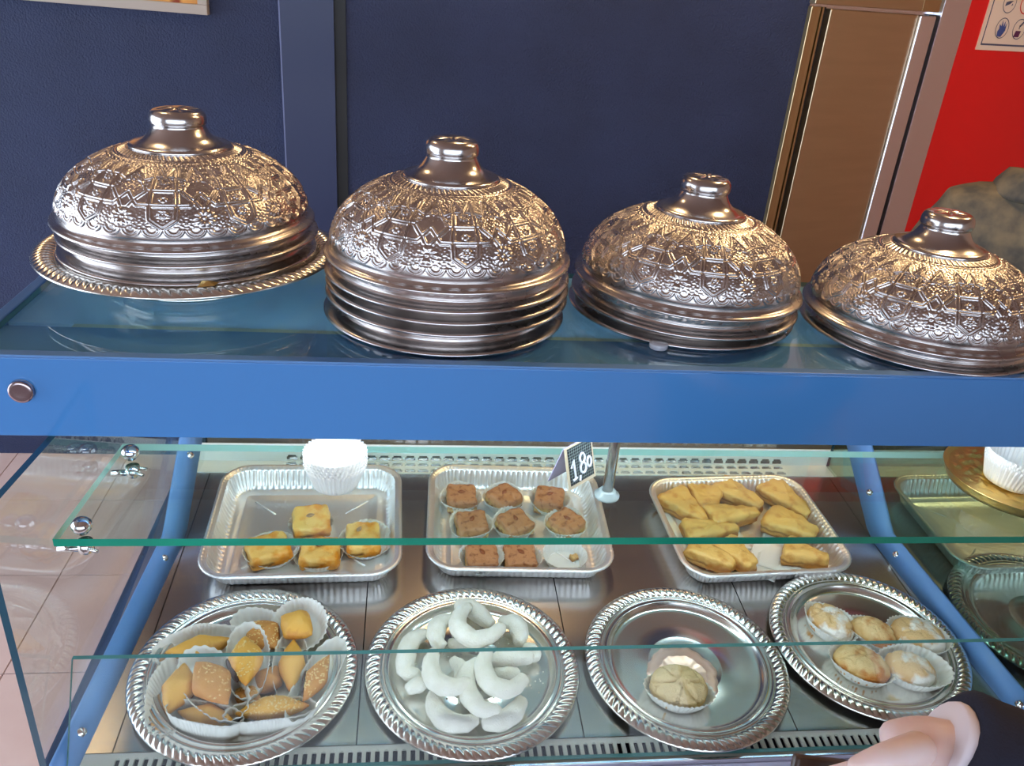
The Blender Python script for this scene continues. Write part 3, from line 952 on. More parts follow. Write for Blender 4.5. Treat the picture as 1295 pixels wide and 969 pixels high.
def foil_rows(hx, hy, seed=0):
    n = 560
    Q, per = rrect(hx, hy, .050, n)
    s_ = np.arange(n)
    pleat = np.sin(2 * PI * s_ / n * 112)
    crimp = np.sin(2 * PI * s_ / n * 140)
    r_ = np.random.default_rng(seed)
    wr = np.convolve(np.r_[r_.normal(size=n), ], np.ones(5) / 5, 'same')
    cor = np.clip(np.convolve(Q[:, 4], np.ones(15) / 15, 'same'), 0, 1)
    rows = []
    def row(off, z, amp=0, pat=pleat, za=0, wa=0):
        o_ = off + amp * pat + wa * wr * cor
        rows.append(np.stack([Q[:, 0] - Q[:, 2] * o_, Q[:, 1] - Q[:, 3] * o_, z + za * pat + 0 * o_], 1))
    # outside from under the rim, round the rolled rim, down the inside
    row(.034, .0006); row(.026, .0010, .0006); row(.0185, .010, .0010, wa=.0008); row(.0125, .030, .0010, wa=.0008); row(.0100, .0345, .0004)
    row(.0020, .0352); row(.0000, .0362, .0003, crimp); row(.0000, .0385, .0004, crimp); row(.0016, .0400, .0003, crimp); row(.0046, .0398, 0, crimp, .0004); row(.0070, .0385, .0002, crimp, .0004)
    row(.0088, .0372); row(.0112, .0368); row(.0122, .0340, .0009, wa=.0008); row(.0155, .0220, .0014, wa=.001); row(.0195, .0100, .0014, wa=.001); row(.0240, .0035, .0010, wa=.0006)
    row(.0275, .0020, .0003); row(.036, .0024); row(.040, .0040); row(.044, .0040); row(.048, .0024)
    return rows, n, Q


def foil_tray(hx, hy, seed):
    rows, n, Q = foil_rows(hx, hy, seed)
    last = rows[-1]
    for f in (.8, .6, .4, .2, .02):
        q = last.copy(); q[:, :2] *= f; q[:, 2] = .0024 + (.0006 if f in (.6, .4) else 0); rows.append(q)
    root = empty('foil_tray')
    P = np.array(rows)
    grid('tray_pan', np.concatenate([P[:6], P[11:]]) if False else P[11:], M['foil'], root, True, False, (False, True))
    grid('tray_wall', P[:6], M['foil'], root, True, False, (True, False))
    grid('rolled_rim', P[5:12], M['foil'], root)
    # embossed stiffening ribs on the floor
    for sx in (-1, 1):
        for sy in (-1, 1):
            MB().tube([(sx * hx * .62, sy * hy * .58, .0026), (sx * hx * .38, sy * hy * .34, .0026)], .0016, 6).build('floor_rib', M['foil'], root, True)
    return root


TRAYS = [(-.109, .402, 1.2, .154, .141, 'foil tray of pale golden squares, paper cup stack above it'), (.2395, .407, -2.0, .152, .137, 'middle foil tray of brown almond squares below the price card'),
         (.640, .388, 3.0, .150, .130, 'foil tray of crisp triangular pastries'), (1.12, .40, 2.0, .150, .130, 'empty foil tray in the dark right bay')]
TM = []
for k, (x, y, rz, hx, hy, lb) in enumerate(TRAYS):
    t_ = foil_tray(hx, hy, k)
    t_.matrix_world = Dm(x, y, .0004, R(rz))
    tag(t_, lb, 'foil tray', 'aluminium foil trays on the deck')

# ================================================================== paper cases
def liner(name, a, b, hgt, pleats=36, flare=1.35, amp=.03, pointed=0.0, wave=0.0, seed=0, parent=None, nlev=5, material=None, base_z=0.0):
    """fluted paper case with an oval (or pointed) outline; a, b are the half axes at the foot"""
    n = pleats * 6
    th_ = 2 * PI * np.arange(n) / n
    rb = 1.0 / np.sqrt((np.cos(th_) / a)**2 + (np.sin(th_) / b)**2)
    if pointed:
        rb = rb * (1 + pointed * np.abs(np.cos(th_))**6)
    zig = np.sin(pleats * th_)
    tri = 2 / PI * np.arcsin(zig * .98)
    ph = seed * 1.7
    wv = 1 + wave * (np.sin(2 * th_ + ph) + .6 * np.sin(3 * th_ + 2 * ph))
    rows = []
    for f in (.02, .5, .96):
        rows.append(np.stack([rb * f * np.cos(th_), rb * f * np.sin(th_), np.full(n, base_z)], 1))
    for k in range(nlev + 1):
        f = k / nlev
        rr = rb * (1 + (flare - 1) * f) * (1 + amp * (.35 + .65 * f) * tri)
        z = base_z + hgt * f * wv + (.0006 * tri * f)
        rows.append(np.stack([rr * np.cos(th_), rr * np.sin(th_), z], 1))
    # the same wall back down, a paper thickness inside
    rows2 = []
    for k in range(len(rows) - 1, 2, -1):
        q = rows[k].copy(); L_ = np.hypot(q[:, 0], q[:, 1]); q[:, 0] *= (L_ - .0004) / L_; q[:, 1] *= (L_ - .0004) / L_; rows2.append(q)
    for f in (.9, .02):
        rows2.append(np.stack([rb * f * np.cos(th_), rb * f * np.sin(th_), np.full(n, base_z + .0005)], 1))
    return grid(name, rows + rows2, material or M['paper'], parent, True, False, (True, True))


# stacks of empty paper cups on the shelf
def cup_stack(x, y, n, r, h, rz, lb, grp, step=.0042, tx=0, ty=0):
    first = None
    for k in range(n):
        if first is None:
            o = liner('paper_cup', r, r, h, 40, 1.42, .042); first = o
        else:
            o = dup(first)
        o.matrix_world = Matrix.Translation((x, y, SZ + .0006)) @ Matrix.Rotation(R(tx), 4, 'X') @ Matrix.Rotation(R(ty), 4, 'Y') @ Matrix.Translation((.0004 * (k % 2), 0, k * step)) @ Matrix.Rotation(R(rz + k * 3.1), 4, 'Z')
        nmz = ['bottom', 'second', 'third', 'fourth', 'fifth', 'sixth'][k] if k < n - 1 else 'topmost'
        tag(o, '%s white paper cup of the stack %s' % (nmz, lb), 'paper cup', grp)


cup_stack(-.041, .187, 5, .0285, .034, 0, 'on the shelf above the golden squares', 'paper cups stacked on the shelf')
# gold cake stand with paper cups at the right
gd = empty('gold_tray', (.935, .190, SZ + .0006)); tag(gd, 'round embossed gold tray on the shelf at the right edge', 'tray')
n = 180; th_ = 2 * PI * np.arange(n) / n
rows = []
for r, z in ((.002, .0), (.078, .0), (.080, .002), (.0955, .0225), (.0975, .0235), (.0975, .0215)): rows.append((r, z))
rows = [(.002, .0), (.085, 0), (.092, .002), (.096, .010), (.0985, .0185), (.0995, .019), (.0995, .0175), (.0960, .0172), (.0930, .0155), (.0900, .0152)]
P = [np.stack([r * np.cos(th_), r * np.sin(th_), np.full(n, z)], 1) for r, z in rows]
for k in range(1, 24):
    r = .090 * (1 - k / 24)
    hh = .0148 + .0034 * np.maximum(0, np.sin(th_ * 14 + 2.2 * np.sin(k * .9))) * (1 if 2 < k < 16 else .2) * abs(math.sin(k * .75))
    P.append(np.stack([r * np.cos(th_), r * np.sin(th_), hh], 1))
grid('tray_plate', P, M['gold'], gd, True, False, (True, True))
first = None
for k in range(4):
    if first is None:
        o = liner('paper_cup', .033, .033, .034, 42, 1.32, .042); first = o
    else: o = dup(first)
    o.matrix_world = Matrix.Translation((.9125, .178, SZ + .017 + .0036 * k)) @ Matrix.Rotation(R(6), 4, 'Y') @ Matrix.Rotation(R(4 * k), 4, 'Z')
    tag(o, '%s white paper cup of the stack on the gold tray' % ['bottom', 'second', 'third', 'topmost'][k], 'paper cup', 'paper cups on the gold tray')

# ================================================================== price card
pc = empty('price_card', (.2700, .1715, SZ + .0006)); pc.rotation_euler = (0, 0, R(41))
tag(pc, 'folded chalkboard price card reading 1,80 on the glass shelf', 'price card')
lean = Matrix.Rotation(R(-16), 4, 'X')
def cardobj(mb, name, mt):
    o = mb.build(name, mt, pc); o.matrix_local = lean; return o
CW, CH = .058, .060
cardobj(MB().box(0, CW, 0, .0012, 0, CH), 'card_frame', M['board_frame'])
cardobj(MB().box(.0045, CW - .0035, -.0006, 0, .005, CH - .002), 'board', M['board'])
gl_ = MB()
for k in range(1, 12): gl_.box(.0045 + k * .0042 - .0002, .0045 + k * .0042 + .0002, -.0008, -.0006, .005, CH - .002)
for k in range(1, 13): gl_.box(.0045, CW - .0035, -.0008, -.0006, .005 + k * .0042 - .0002, .005 + k * .0042 + .0002)
cardobj(gl_, 'board_grid', M['board_line'])
ch = MB()
def stroke(pts): ch.tube([(x, -.0014, z) for x, z in pts], .0016, 6)
stroke([(.0080, .0300), (.0140, .0400), (.0150, .0130)]); stroke([(.0095, .0120), (.0180, .0134)])
stroke([(.0248, .0140), (.0230, .0070)])
def arcp(cx, cz, rx, rz_, a0, a1, n=12): return [(cx + rx * math.cos(R(a0 + (a1 - a0) * i / n)), cz + rz_ * math.sin(R(a0 + (a1 - a0) * i / n))) for i in range(n + 1)]
stroke(arcp(.0325, .0370, .0050, .0068, -90, 270)); stroke(arcp(.0325, .0228, .0058, .0074, 90, 450))
stroke(arcp(.0460, .0270, .0042, .0072, 0, 360))
cardobj(ch, 'chalk_price', M['chalk'])
lg = MB().box(0, CW, 0, .0011, 0, -.064)
o = lg.build('back_leg', M['lilac_card'], pc)
o.matrix_local = lean @ Matrix.Translation((0, .0014, CH)) @ Matrix.Rotation(R(34), 4, 'X')

# ================================================================== pastries in the foil trays
def soft_box(name, sx, sy, sz, material, seed, taper=.94, parent=None, wob=.0026, cuts=11):
    bm = bmesh.new()
    bmesh.ops.create_cube(bm, size=1)
    bmesh.ops.subdivide_edges(bm, edges=bm.edges[:], cuts=cuts, use_grid_fill=True)
    for v_ in bm.verts:
        p = v_.co * 2
        q = Vector([math.copysign(abs(c), c) for c in p])
        # superellipsoid rounding
        L_ = (abs(q.x)**9 + abs(q.y)**9 + abs(q.z)**7)**(1 / 8.5)
        q = q / max(L_, .6)
        f = 1 - (1 - taper) * (q.z * .5 + .5)
        v_.co = Vector((q.x * sx * f, q.y * sy * f, (q.z * .5 + .5) * sz))
        n_ = noise.fractal(v_.co * 60 + Vector((seed * 5.1, seed * 2.3, seed)), 1.0, 2.0, 3)
        nn = noise.noise_vector(v_.co * 120 + Vector((seed, 0, 0)))
        v_.co += nn * wob + Vector((0, 0, n_ * wob * .8 * (v_.co.z / sz)))
    me = bpy.data.meshes.new(name); bm.to_mesh(me); bm.free()
    me.materials.append(material); me.polygons.foreach_set('use_smooth', [True] * len(me.polygons))
    return link(name, me, parent)


def almond(parent, x, y, z, rz, mt, s=1.0):
    mb = MB(); pr = []
    n = 9
    rows = []
    for k in range(n + 1):
        t = k / n
        r = .0042 * math.sin(PI * min(max(t, .02), .98))**.7 * (1.15 - .5 * t)
        th_ = 2 * PI * np.arange(12) / 12
        rows.append(np.stack([np.full(12, (t - .5) * .014), r * np.cos(th_), .55 * r * np.sin(th_)], 1))
    o = grid('almond', np.array(rows) * s, mt, parent, True, False, (True, True))
    o.location = (x, y, z); o.rotation_euler = (0, 0, R(rz))
    return o


def square(x, y, h, rz, sx, sy, sz, mt, seed, lb, grp, alm=None, am=None, tx=0, ty=0):
    o = soft_box('almond_square', sx, sy, sz, mt, seed)
    o.matrix_world = Dm(x, y, h, R(rz), Matrix.Rotation(R(tx), 4, 'X') @ Matrix.Rotation(R(ty), 4, 'Y'))
    tag(o, lb, 'pastry', grp)
    if alm is not None: almond(o, alm[0], alm[1], sz + .0012, alm[2], am)
    return o


def case_under(x, y, h, rz, a, b, hgt, seed, lb, grp, flare=1.25, pointed=0, wave=.1, tx=0, ty=0, amp=.03, pleats=36):
    o = liner('paper_case', a, b, hgt, pleats, flare, amp, pointed, wave, seed, material=M['paper'])
    o.matrix_world = Dm(x, y, h, R(rz), Matrix.Rotation(R(tx), 4, 'X') @ Matrix.Rotation(R(ty), 4, 'Y'))
    tag(o, lb, 'paper case', grp)
    return o


FL = .0034          # foil tray floor above the deck
G1 = 'golden squares in the left foil tray'
square(-.164, .345, FL + .001, 22, .034, .030, .024, M['semolina'], 1, 'golden square lying askew at the left of the foil tray', G1, (.002, .004, 30), M['almond'])
square(-.103, .404, FL + .012, 8, .031, .029, .024, M['semolina'], 2, 'golden square raised at the back, grey almond on top', G1, (-.001, .002, 10), M['almond'], 8, 0)
square(-.083, .337, FL + .001, 1, .032, .029, .024, M['semolina'], 3, 'golden square at the front middle under the shelf edge', G1, (0, .006, 10), M['almond_brown'])
square(-.0165, .368, FL + .002, 5, .028, .033, .026, M['semolina'], 4, 'golden square at the right with nutty side layer', G1, (-.006, .010, 60), M['almond'])
GP1 = 'paper cases in the left foil tray'
case_under(-.160, .350, FL - .0006, 20, .037, .034, .014, 1, 'white paper under the left golden square', GP1, 1.22)
case_under(-.086, .340, FL - .0006, 0, .034, .032, .012, 2, 'white paper under the front middle golden square', GP1, 1.15)
case_under(-.013, .372, FL - .0006, 0, .034, .036, .014, 3, 'white paper behind the right golden square', GP1, 1.3)
case_under(-.106, .414, FL - .0006, 0, .031, .031, .012, 4, 'white paper below the raised golden square', GP1, 1.2)

G2 = 'brown almond squares in the middle foil tray'
GP2 = 'paper cases in the middle foil tray'
rowsn = [('back row left', .1484, .478, 2), ('back row middle, turned to a corner', .2235, .478, 38), ('back row right, by the price card', .3055, .474, -14), ('middle row left', .1625, .406, 8), ('middle row centre, pale', .2363, .408, 30),
         ('middle row right, pointed', .3250, .408, 42), ('front row left', .1742, .325, 0), ('front row middle', .2368, .325, 2)]
for k, (nm, x, y, rz) in enumerate(rowsn):
    square(x, y - .004, FL + .003, rz, .0265, .0265, .027, M['honey'], 10 + k, 'brown almond square, %s' % nm, G2, (0, .002, 20 * k), M['almond_brown'], 5, 0)
    case_under(x, y - .002, FL - .0004, rz, .0275, .0275, .020, 10 + k, 'white paper case round the brown square, %s' % nm, GP2, 1.36, 0, .16)
case_under(.3125, .327, FL - .0004, 0, .0275, .0275, .020, 21, 'empty white paper case at the front right of the middle tray', GP2, 1.36, 0, .1)
cb = soft_box('pastry_crumb', .007, .006, .008, M['honey'], 40, cuts=3); cb.matrix_world = Dm(.3300, .333, FL + .002, R(20)); tag(cb, 'small orange crumb in the empty paper case', 'crumb')

G3 = 'crisp triangular pastries in the right foil tray'
def triangle(x, y, h, rz, L_, Wd, H_, seed, lb, tx=0, ty=0, cut=.35):
    """a thick triangular (or blunt wedge) slice of layered pastry"""
    nl, nr = 9, 10
    base = [(-L_ / 2, -Wd / 2), (L_ / 2, -Wd / 2 * cut), (L_ / 2, Wd / 2 * cut), (-L_ / 2, Wd / 2)]
    ring_ = []
    for (p, q) in zip(base, base[1:] + base[:1]):
        for i in range(nr):
            f = i / nr; ring_.append((p[0] + (q[0] - p[0]) * f, p[1] + (q[1] - p[1]) * f))
    ring_ = np.array(ring_)
    # soften the corners
    for _ in range(2): ring_ = (np.roll(ring_, 1, 0) + 2 * ring_ + np.roll(ring_, -1, 0)) / 4
    rows = []
    for k in range(nl):
        f = k / (nl - 1)
        off = .0010 * math.sin(f * 18 + seed)
        sc = 1 - .10 * max(0, (f - .8) / .2)**2 - .08 * max(0, (.15 - f) / .15) + off * 8
        q = np.c_[ring_ * sc, np.full(len(ring_), f * H_)]
        rows.append(q)
    for f in (.75, .4, .05):
        rows.append(np.c_[ring_ * f * .9, np.full(len(ring_), H_ + .0022 * (1 - f) + .0008)])
    rows = np.array(rows); sh = rows.shape
    flat = rows.reshape(-1, 3)
    for i, p in enumerate(flat):
        v_ = Vector(p)
        nn = noise.noise_vector(v_ * 75 + Vector((seed * 9, 0, 0)))
        nb = noise.noise_vector(v_ * 190 + Vector((0, seed * 3, 0)))
        flat[i] += np.array(nn) * .0036 + np.array(nb) * .0012
    o = grid('filo_triangle', flat.reshape(sh), M['filo'], None, True, False, (True, True))
    o.matrix_world = Dm(x, y, h, R(rz), Matrix.Rotation(R(tx), 4, 'X') @ Matrix.Rotation(R(ty), 4, 'Y'))
    tag(o, lb, 'pastry', G3)
    return o


TRI = [(.552, .446, .004, -62, .086, .058, 'at the left back, broad', 4, 0), (.594, .462, .005, -100, .070, .056, 'second at the back with a dark spot', 0, 0), (.6592, .478, .006, -50, .084, .050, 'long, at the back middle', 0, 0),
       (.628, .418, .010, 8, .088, .046, 'lying across the middle', 0, 3), (.7486, .466, .006, -66, .096, .050, 'long, at the right back', 6, 0), (.728, .396, .005, -40, .080, .060, 'below the long one at the right', 0, 0),
       (.576, .379, .008, 4, .088, .046, 'left, level with the shelf edge', 0, 0), (.560, .320, .003, -44, .072, .046, 'front left with nutty side', 0, 0), (.604, .322, .004, -62, .066, .046, 'front, yellow, second from the left', 0, 0),
       (.726, .322, .003, -30, .066, .048, 'front right on paper', 0, 0)]
for k, (x, y, h, rz, L_, Wd, lb, tx, ty) in enumerate(TRI):
    triangle(x, y, FL + h, rz, L_ * 1.12, Wd * 1.25, .026, 3 + k, 'crisp golden pastry %s' % lb, tx, ty, .22 + .12 * (k % 3))
GP3 = 'paper sheets in the right foil tray'
def sheet(x, y, h, rz, sx, sy, seed, lb):
    nn_ = 14; V = []; F = []
    for j in range(nn_ + 1):
        for i in range(nn_ + 1):
            u, v_ = i / nn_ - .5, j / nn_ - .5
            zz = .0012 * noise.noise(Vector((u * 5 + seed, v_ * 5, 1))) + .004 * max(0, abs(v_) - .4) * 10 * .5 + .001
            V.append((u * sx, v_ * sy, zz))
    for j in range(nn_):
        for i in range(nn_):
            a = j * (nn_ + 1) + i; F.append((a, a + 1, a + nn_ + 2, a + nn_ + 1))
    o = mesh('paper_sheet', V, F, M['paper_w']); sd = o.modifiers.new('thick', 'SOLIDIFY'); sd.thickness = .0003
    o.matrix_world = Dm(x, y, h, R(rz)); tag(o, lb, 'paper', GP3)
sheet(.575, .425, FL, 10, .12, .16, 1, 'white paper below the pastries at the left of the right tray')
sheet(.722, .392, FL, -28, .075, .21, 2, 'white paper strip below the pastries at the right of the right tray')
sheet(.660, .330, FL, -30, .05, .10, 3, 'crumpled pale paper at the front of the right tray')

# ================================================================== cornets on the first platter
PF = .0042          # platter floor above the deck
def cornet(x, y, h, rz, L_, Wd, H_, mt, seed, lb, sesame=False, choc=False, tx=0, ty=0, bend=0.0, blunt=.85):
    nl, nu = 26, 22
    rows = []
    for k in range(nl + 1):
        t = -1 + 2 * k / nl
        wv = (1 - abs(t)**1.3)**blunt if abs(t) < 1 else 0
        wv = max(wv, .06)
        th_ = 2 * PI * np.arange(nu) / nu
        c_, s_ = np.cos(th_), np.sin(th_)
        py = np.sign(c_) * np.abs(c_)**.9 * Wd / 2 * wv + bend * (1 - t * t)
        pz = np.sign(s_) * np.abs(s_)**.9 * H_ / 2 * (wv**.8)
        rows.append(np.stack([np.full(nu, t * L_ / 2), py, pz], 1))
    flat = np.array(rows).reshape(-1, 3)
    for i, p in enumerate(flat):
        flat[i] += np.array(noise.noise_vector(Vector(p) * 70 + Vector((seed * 4.4, 1, 0)))) * .0017
    o = grid('cornet', flat.reshape(nl + 1, nu, 3), mt, None, True, False, (True, True))
    mw = Dm(x, y, h, R(rz), Matrix.Rotation(R(tx), 4, 'X') @ Matrix.Rotation(R(ty), 4, 'Y'))
    o.matrix_world = mw
    tag(o, lb, 'pastry', 'stuffed cornets on the first platter')
    if sesame:
        sd = MB()
        r_ = random.Random(seed)
        for _ in range(90):
            t = r_.uniform(-.75, .75); a = R(r_.uniform(25, 155))
            wv = (1 - abs(t)**1.3)**blunt
            p = Vector((t * L_ / 2, math.cos(a) * Wd / 2 * wv + bend * (1 - t * t), math.sin(a) * H_ / 2 * wv**.8))
            q = Matrix.Translation(p) @ Matrix.Rotation(r_.uniform(0, PI), 4, 'Z')
            V = [q @ Vector(vv) for vv in ((-.0022, 0, 0), (.0022, 0, 0), (0, .0013, 0), (0, -.0013, 0), (0, 0, .0011), (0, 0, -.0011))]
            sd.add(V, [(0, 3, 4), (3, 1, 4), (1, 2, 4), (2, 0, 4), (3, 0, 5), (1, 3, 5), (2, 1, 5), (0, 2, 5)])
        q = sd.build('sesame_seeds', M['sesame'], o, True); q['kind'] = 'stuff'
    if choc:
        cx = MB()
        V = []; F = []
        rows = []
        for k in range(9):
            t = -1 + 2 * k / 8
            wv = max((1 - abs(t)**2)**.5, .05)
            th_ = 2 * PI * np.arange(12) / 12
            rows.append(np.stack([np.full(12, t * L_ * .26 + L_ * .16), -Wd * .36 + wv * .0050 * np.cos(th_) + .0035 * t * 2, wv * .0085 * np.sin(th_) - .001], 1))
        grid('dark_filling', rows, M['chocolate'], o, True, False, (True, True))
    return o


c0, c1 = M['cornet'], M['sesame_dough']
K = .92
CORN = [(-.2265, .1480, .020, 14, .088, .037, .030, c0, 'long plain cornet at the left back', 0, 0, 0, 0, -.004), (-.1440, .1640, .022, -48, .066, .050, .030, c1, 'sesame cornet at the back middle', 1, 0, 0, 0, 0),
        (-.0985, .1700, .034, -36, .058, .048, .030, c0, 'golden cornet at the back right in an open paper case', 0, 0, 14, 0, 0), (-.1570, .1050, .040, -80, .082, .046, .030, c0, 'upright diamond cornet in the centre', 1, 1, 0, 0, 0),
        (-.0975, .1080, .026, -86, .088, .036, .028, c0, 'narrow cornet right of the centre', 0, 0, 0, 0, 0), (-.1270, .0930, .014, -114, .050, .040, .024, c1, 'low brown cornet under the centre', 0, 0, 0, 0, 0),
        (-.0620, .0815, .030, -110, .078, .030, .026, c1, 'slanted cornet at the right with dark filling', 1, 1, 0, 0, 0), (-.2400, .0745, .024, -92, .080, .044, .032, c0, 'plain cornet at the left edge, upright', 0, 0, 0, 0, .004),
        (-.1935, .0710, .038, -52, .084, .050, .032, c1, 'large sesame diamond left of the centre', 1, 0, 0, 0, 0), (-.1500, .0670, .014, -30, .044, .030, .022, c1, 'small sesame end showing below the centre', 1, 0, 0, 0, 0),
        (-.1130, .0370, .024, 6, .092, .034, .030, c0, 'long cornet at the front right with sesame', 1, 0, 0, 0, .003), (-.1940, .0340, .018, -14, .076, .034, .026, c0, 'cornet at the front left deep in its paper case', 0, 0, 0, 0, 0)]
for k, (x, y, h, rz, L_, Wd, H_, mt, lb, ses, cho, tx, ty, bd) in enumerate(CORN):
    cornet(x, y, h, rz, L_, Wd, H_, mt, 31 + k, lb, ses, cho, tx, ty, bd)
GC = 'fluted paper cases on the first platter'
def flap_case(x, y, h, rz, a, b, hgt, seed, lb, tx=0, ty=0, lo=.15, dirn=90, pointed=.25, flare=1.3):
    """a case splayed open: its wall stands high on one side and lies low on the other"""
    pleats = 34; n = pleats * 6
    th_ = 2 * PI * np.arange(n) / n
    rb = 1.0 / np.sqrt((np.cos(th_) / a)**2 + (np.sin(th_) / b)**2) * (1 + pointed * np.abs(np.cos(th_))**6)
    tri = 2 / PI * np.arcsin(np.sin(pleats * th_) * .98)
    side = .5 + .5 * np.cos(th_ - R(dirn))
    hh = hgt * .78 * (lo + (1 - lo) * side**1.2)
    rows = [np.stack([rb * f * np.cos(th_), rb * f * np.sin(th_), np.zeros(n)], 1) for f in (.02, .5, .96)]
    for k in range(6):
        f = k / 5
        rr = rb * (1 + (flare - 1) * f * (.6 + .6 * side)) * (1 + .032 * (.3 + .7 * f) * tri)
        rows.append(np.stack([rr * np.cos(th_), rr * np.sin(th_), hh * f], 1))
    back = []
    for k in range(len(rows) - 1, 2, -1):
        q = rows[k].copy(); L_ = np.hypot(q[:, 0], q[:, 1]); q[:, 0] *= (L_ - .0005) / L_; q[:, 1] *= (L_ - .0005) / L_; back.append(q)
    for f in (.9, .02): back.append(np.stack([rb * f * np.cos(th_), rb * f * np.sin(th_), np.full(n, .0006)], 1))
    o = grid('paper_case', rows + back, M['paper'], None, True, False, (True, True))
    o.matrix_world = Dm(x, y, h, R(rz), Matrix.Rotation(R(tx), 4, 'X') @ Matrix.Rotation(R(ty), 4, 'Y'))
    tag(o, lb, 'paper case', GC)
    return o


flap_case(-.2270, .1530, .0045, 14, .040, .020, .034, 1, 'paper case behind the long left cornet', 0, 0, .1, 95)
flap_case(-.1450, .1680, .0045, -40, .036, .026, .030, 2, 'paper case behind the back middle sesame cornet', 0, 0, .15, 120)
flap_case(-.0950, .1740, .0160, -36, .030, .027, .034, 3, 'round open paper case at the back right', 14, 0, .35, 80, .05, 1.45)
flap_case(-.1560, .1080, .0180, -80, .042, .025, .030, 4, 'paper case round the upright diamond cornet', 0, 0, .6, 150, .25, 1.2)
flap_case(-.0620, .0830, .0100, -110, .044, .020, .034, 5, 'paper case round the slanted right cornet', 0, 0, .7, 80, .3, 1.3)
flap_case(-.2430, .0770, .0045, -92, .043, .023, .034, 6, 'paper case at the left edge of the platter', 0, 0, .2, -95, .2, 1.35)
flap_case(-.1935, .0730, .0140, -52, .044, .030, .034, 7, 'paper case round the large sesame diamond', 0, 0, .75, 90, .3, 1.25)
flap_case(-.1150, .0340, .0045, 6, .042, .018, .040, 8, 'paper case of the long front right cornet, ribs facing forward', 0, 0, .7, -90, .25, 1.10)
flap_case(-.1950, .0310, .0045, -14, .037, .018, .042, 9, 'paper case of the front left cornet, ribs facing forward', 0, 0, .7, -90, .25, 1.10)
flap_case(-.1000, .1070, .0045, -86, .040, .020, .030, 10, 'paper case of the narrow cornet, right of the centre', 0, 0, .8, 180, .2, 1.2)

# ================================================================== powdered crescents
GR = 'sugar powdered crescents on the second platter'
CRES = [([(.1268, .2150), (.1463, .2100), (.1634, .1920), (.1814, .1720)], .024, 'straight crescent lying at the back'),
        ([(.1477, .1987), (.1320, .1790), (.1310, .1501), (.1498, .1310), (.1733, .1380), (.1940, .1580)], .040, 'top crescent at the back, opening upward'),
        ([(.1211, .1876), (.1020, .1724), (.0985, .1458), (.1078, .1308)], .026, 'crescent curving along the left back'),
        ([(.0872, .1683), (.0670, .1560), (.0560, .1247), (.0600, .0950), (.0767, .0940)], .016, 'crescent at the far left, opening right'),
        ([(.0943, .1169), (.0890, .0890), (.0974, .0610), (.1186, .0520), (.1400, .0660)], .038, 'large crescent left of the centre'),
        ([(.1691, .1169), (.1610, .0871), (.1690, .0560), (.1890, .0460), (.2180, .0690)], .038, 'large crescent right of the centre, opening upward'),
        ([(.1577, .1081), (.1400, .0876), (.1390, .0500), (.1551, .0270), (.1805, .0254)], .027, 'crescent through the centre running forward'),
        ([(.0929, .0668), (.0951, .0364), (.1129, .0146), (.1313, .0120), (.1500, .0220)], .016, 'crescent at the front left'),
        ([(.1556, .0130), (.1767, .0127), (.1967, .0250), (.2130, .0493)], .014, 'crescent at the front right'),
        ([(.1721, .1076), (.1922, .1080), (.2123, .1100), (.2330, .1110)], .027, 'nearly straight crescent at the right'),
        ([(.1899, .1822), (.2120, .1777), (.2200, .1563), (.2150, .1376)], .022, 'crescent bending round at the right back'),
        ([(.0563, .0700), (.0713, .0745), (.0878, .0830)], .014, 'thin crescent tip at the lower left'),
        ([(.1150, .1480), (.1348, .1440), (.1521, .1404)], .014, 'crescent half hidden in the middle back'),
        ([(.1781, .0960), (.1918, .0900), (.2122, .0940)], .014, 'crescent tucked under the right side'),
        ([(.2256, .1405), (.2340, .1300), (.2380, .1127)], .014, 'short crescent at the far right'),
        ([(.1200, .1200), (.1320, .0978), (.1262, .0774)], .014, 'crescent deep in the middle of the heap')]
def crescent(pts, h, seed, lb):
    pts = np.array([(p[0], p[1], 0) for p in pts])
    t = np.r_[0, np.cumsum(np.linalg.norm(np.diff(pts, axis=0), axis=1))]
    n = 26; u = np.linspace(0, t[-1], n)
    tg = np.gradient(pts, t, axis=0)
    path = []
    for x in u:
        k = min(max(np.searchsorted(t, x) - 1, 0), len(t) - 2); hh = t[k + 1] - t[k]; s_ = (x - t[k]) / hh
        path.append((2 * s_**3 - 3 * s_**2 + 1) * pts[k] + (s_**3 - 2 * s_**2 + s_) * hh * tg[k] + (-2 * s_**3 + 3 * s_**2) * pts[k + 1] + (s_**3 - s_**2) * hh * tg[k + 1])
    path = np.array(path); c = path.mean(0)
    rmax = .0140 if t[-1] > .05 else .0112
    n = 34 if False else n
    rads = [rmax * (.50 + .50 * math.sin(PI * (i + .8) / (n + .6))) * (1 if 0 < i < n - 1 else .55) for i in range(n)]
    mb = MB().tube([tuple(p - c + np.array((0, 0, .003 * math.sin(PI * i / (n - 1))))) for i, p in enumerate(path)], rads, 14, flat=.92)
    V = []
    for v_ in mb.V:
        nn = noise.noise_vector(Vector(v_) * 90 + Vector((seed * 3.3, 0, 0)))
        nb = noise.noise_vector(Vector(v_) * 260 + Vector((0, seed, 0)))
        V.append(Vector(v_) + Vector(nn) * .0018 + Vector(nb) * .0006)
    mb.V = V
    o = mb.build('crescent', M['powder'], None, True)
    o.matrix_world = Dm(c[0], c[1], h)
    tag(o, 'white powdered ' + lb, 'pastry', GR)
for k, (pts, h, lb) in enumerate(CRES): crescent(pts, max(h, .0165), 50 + k, lb)

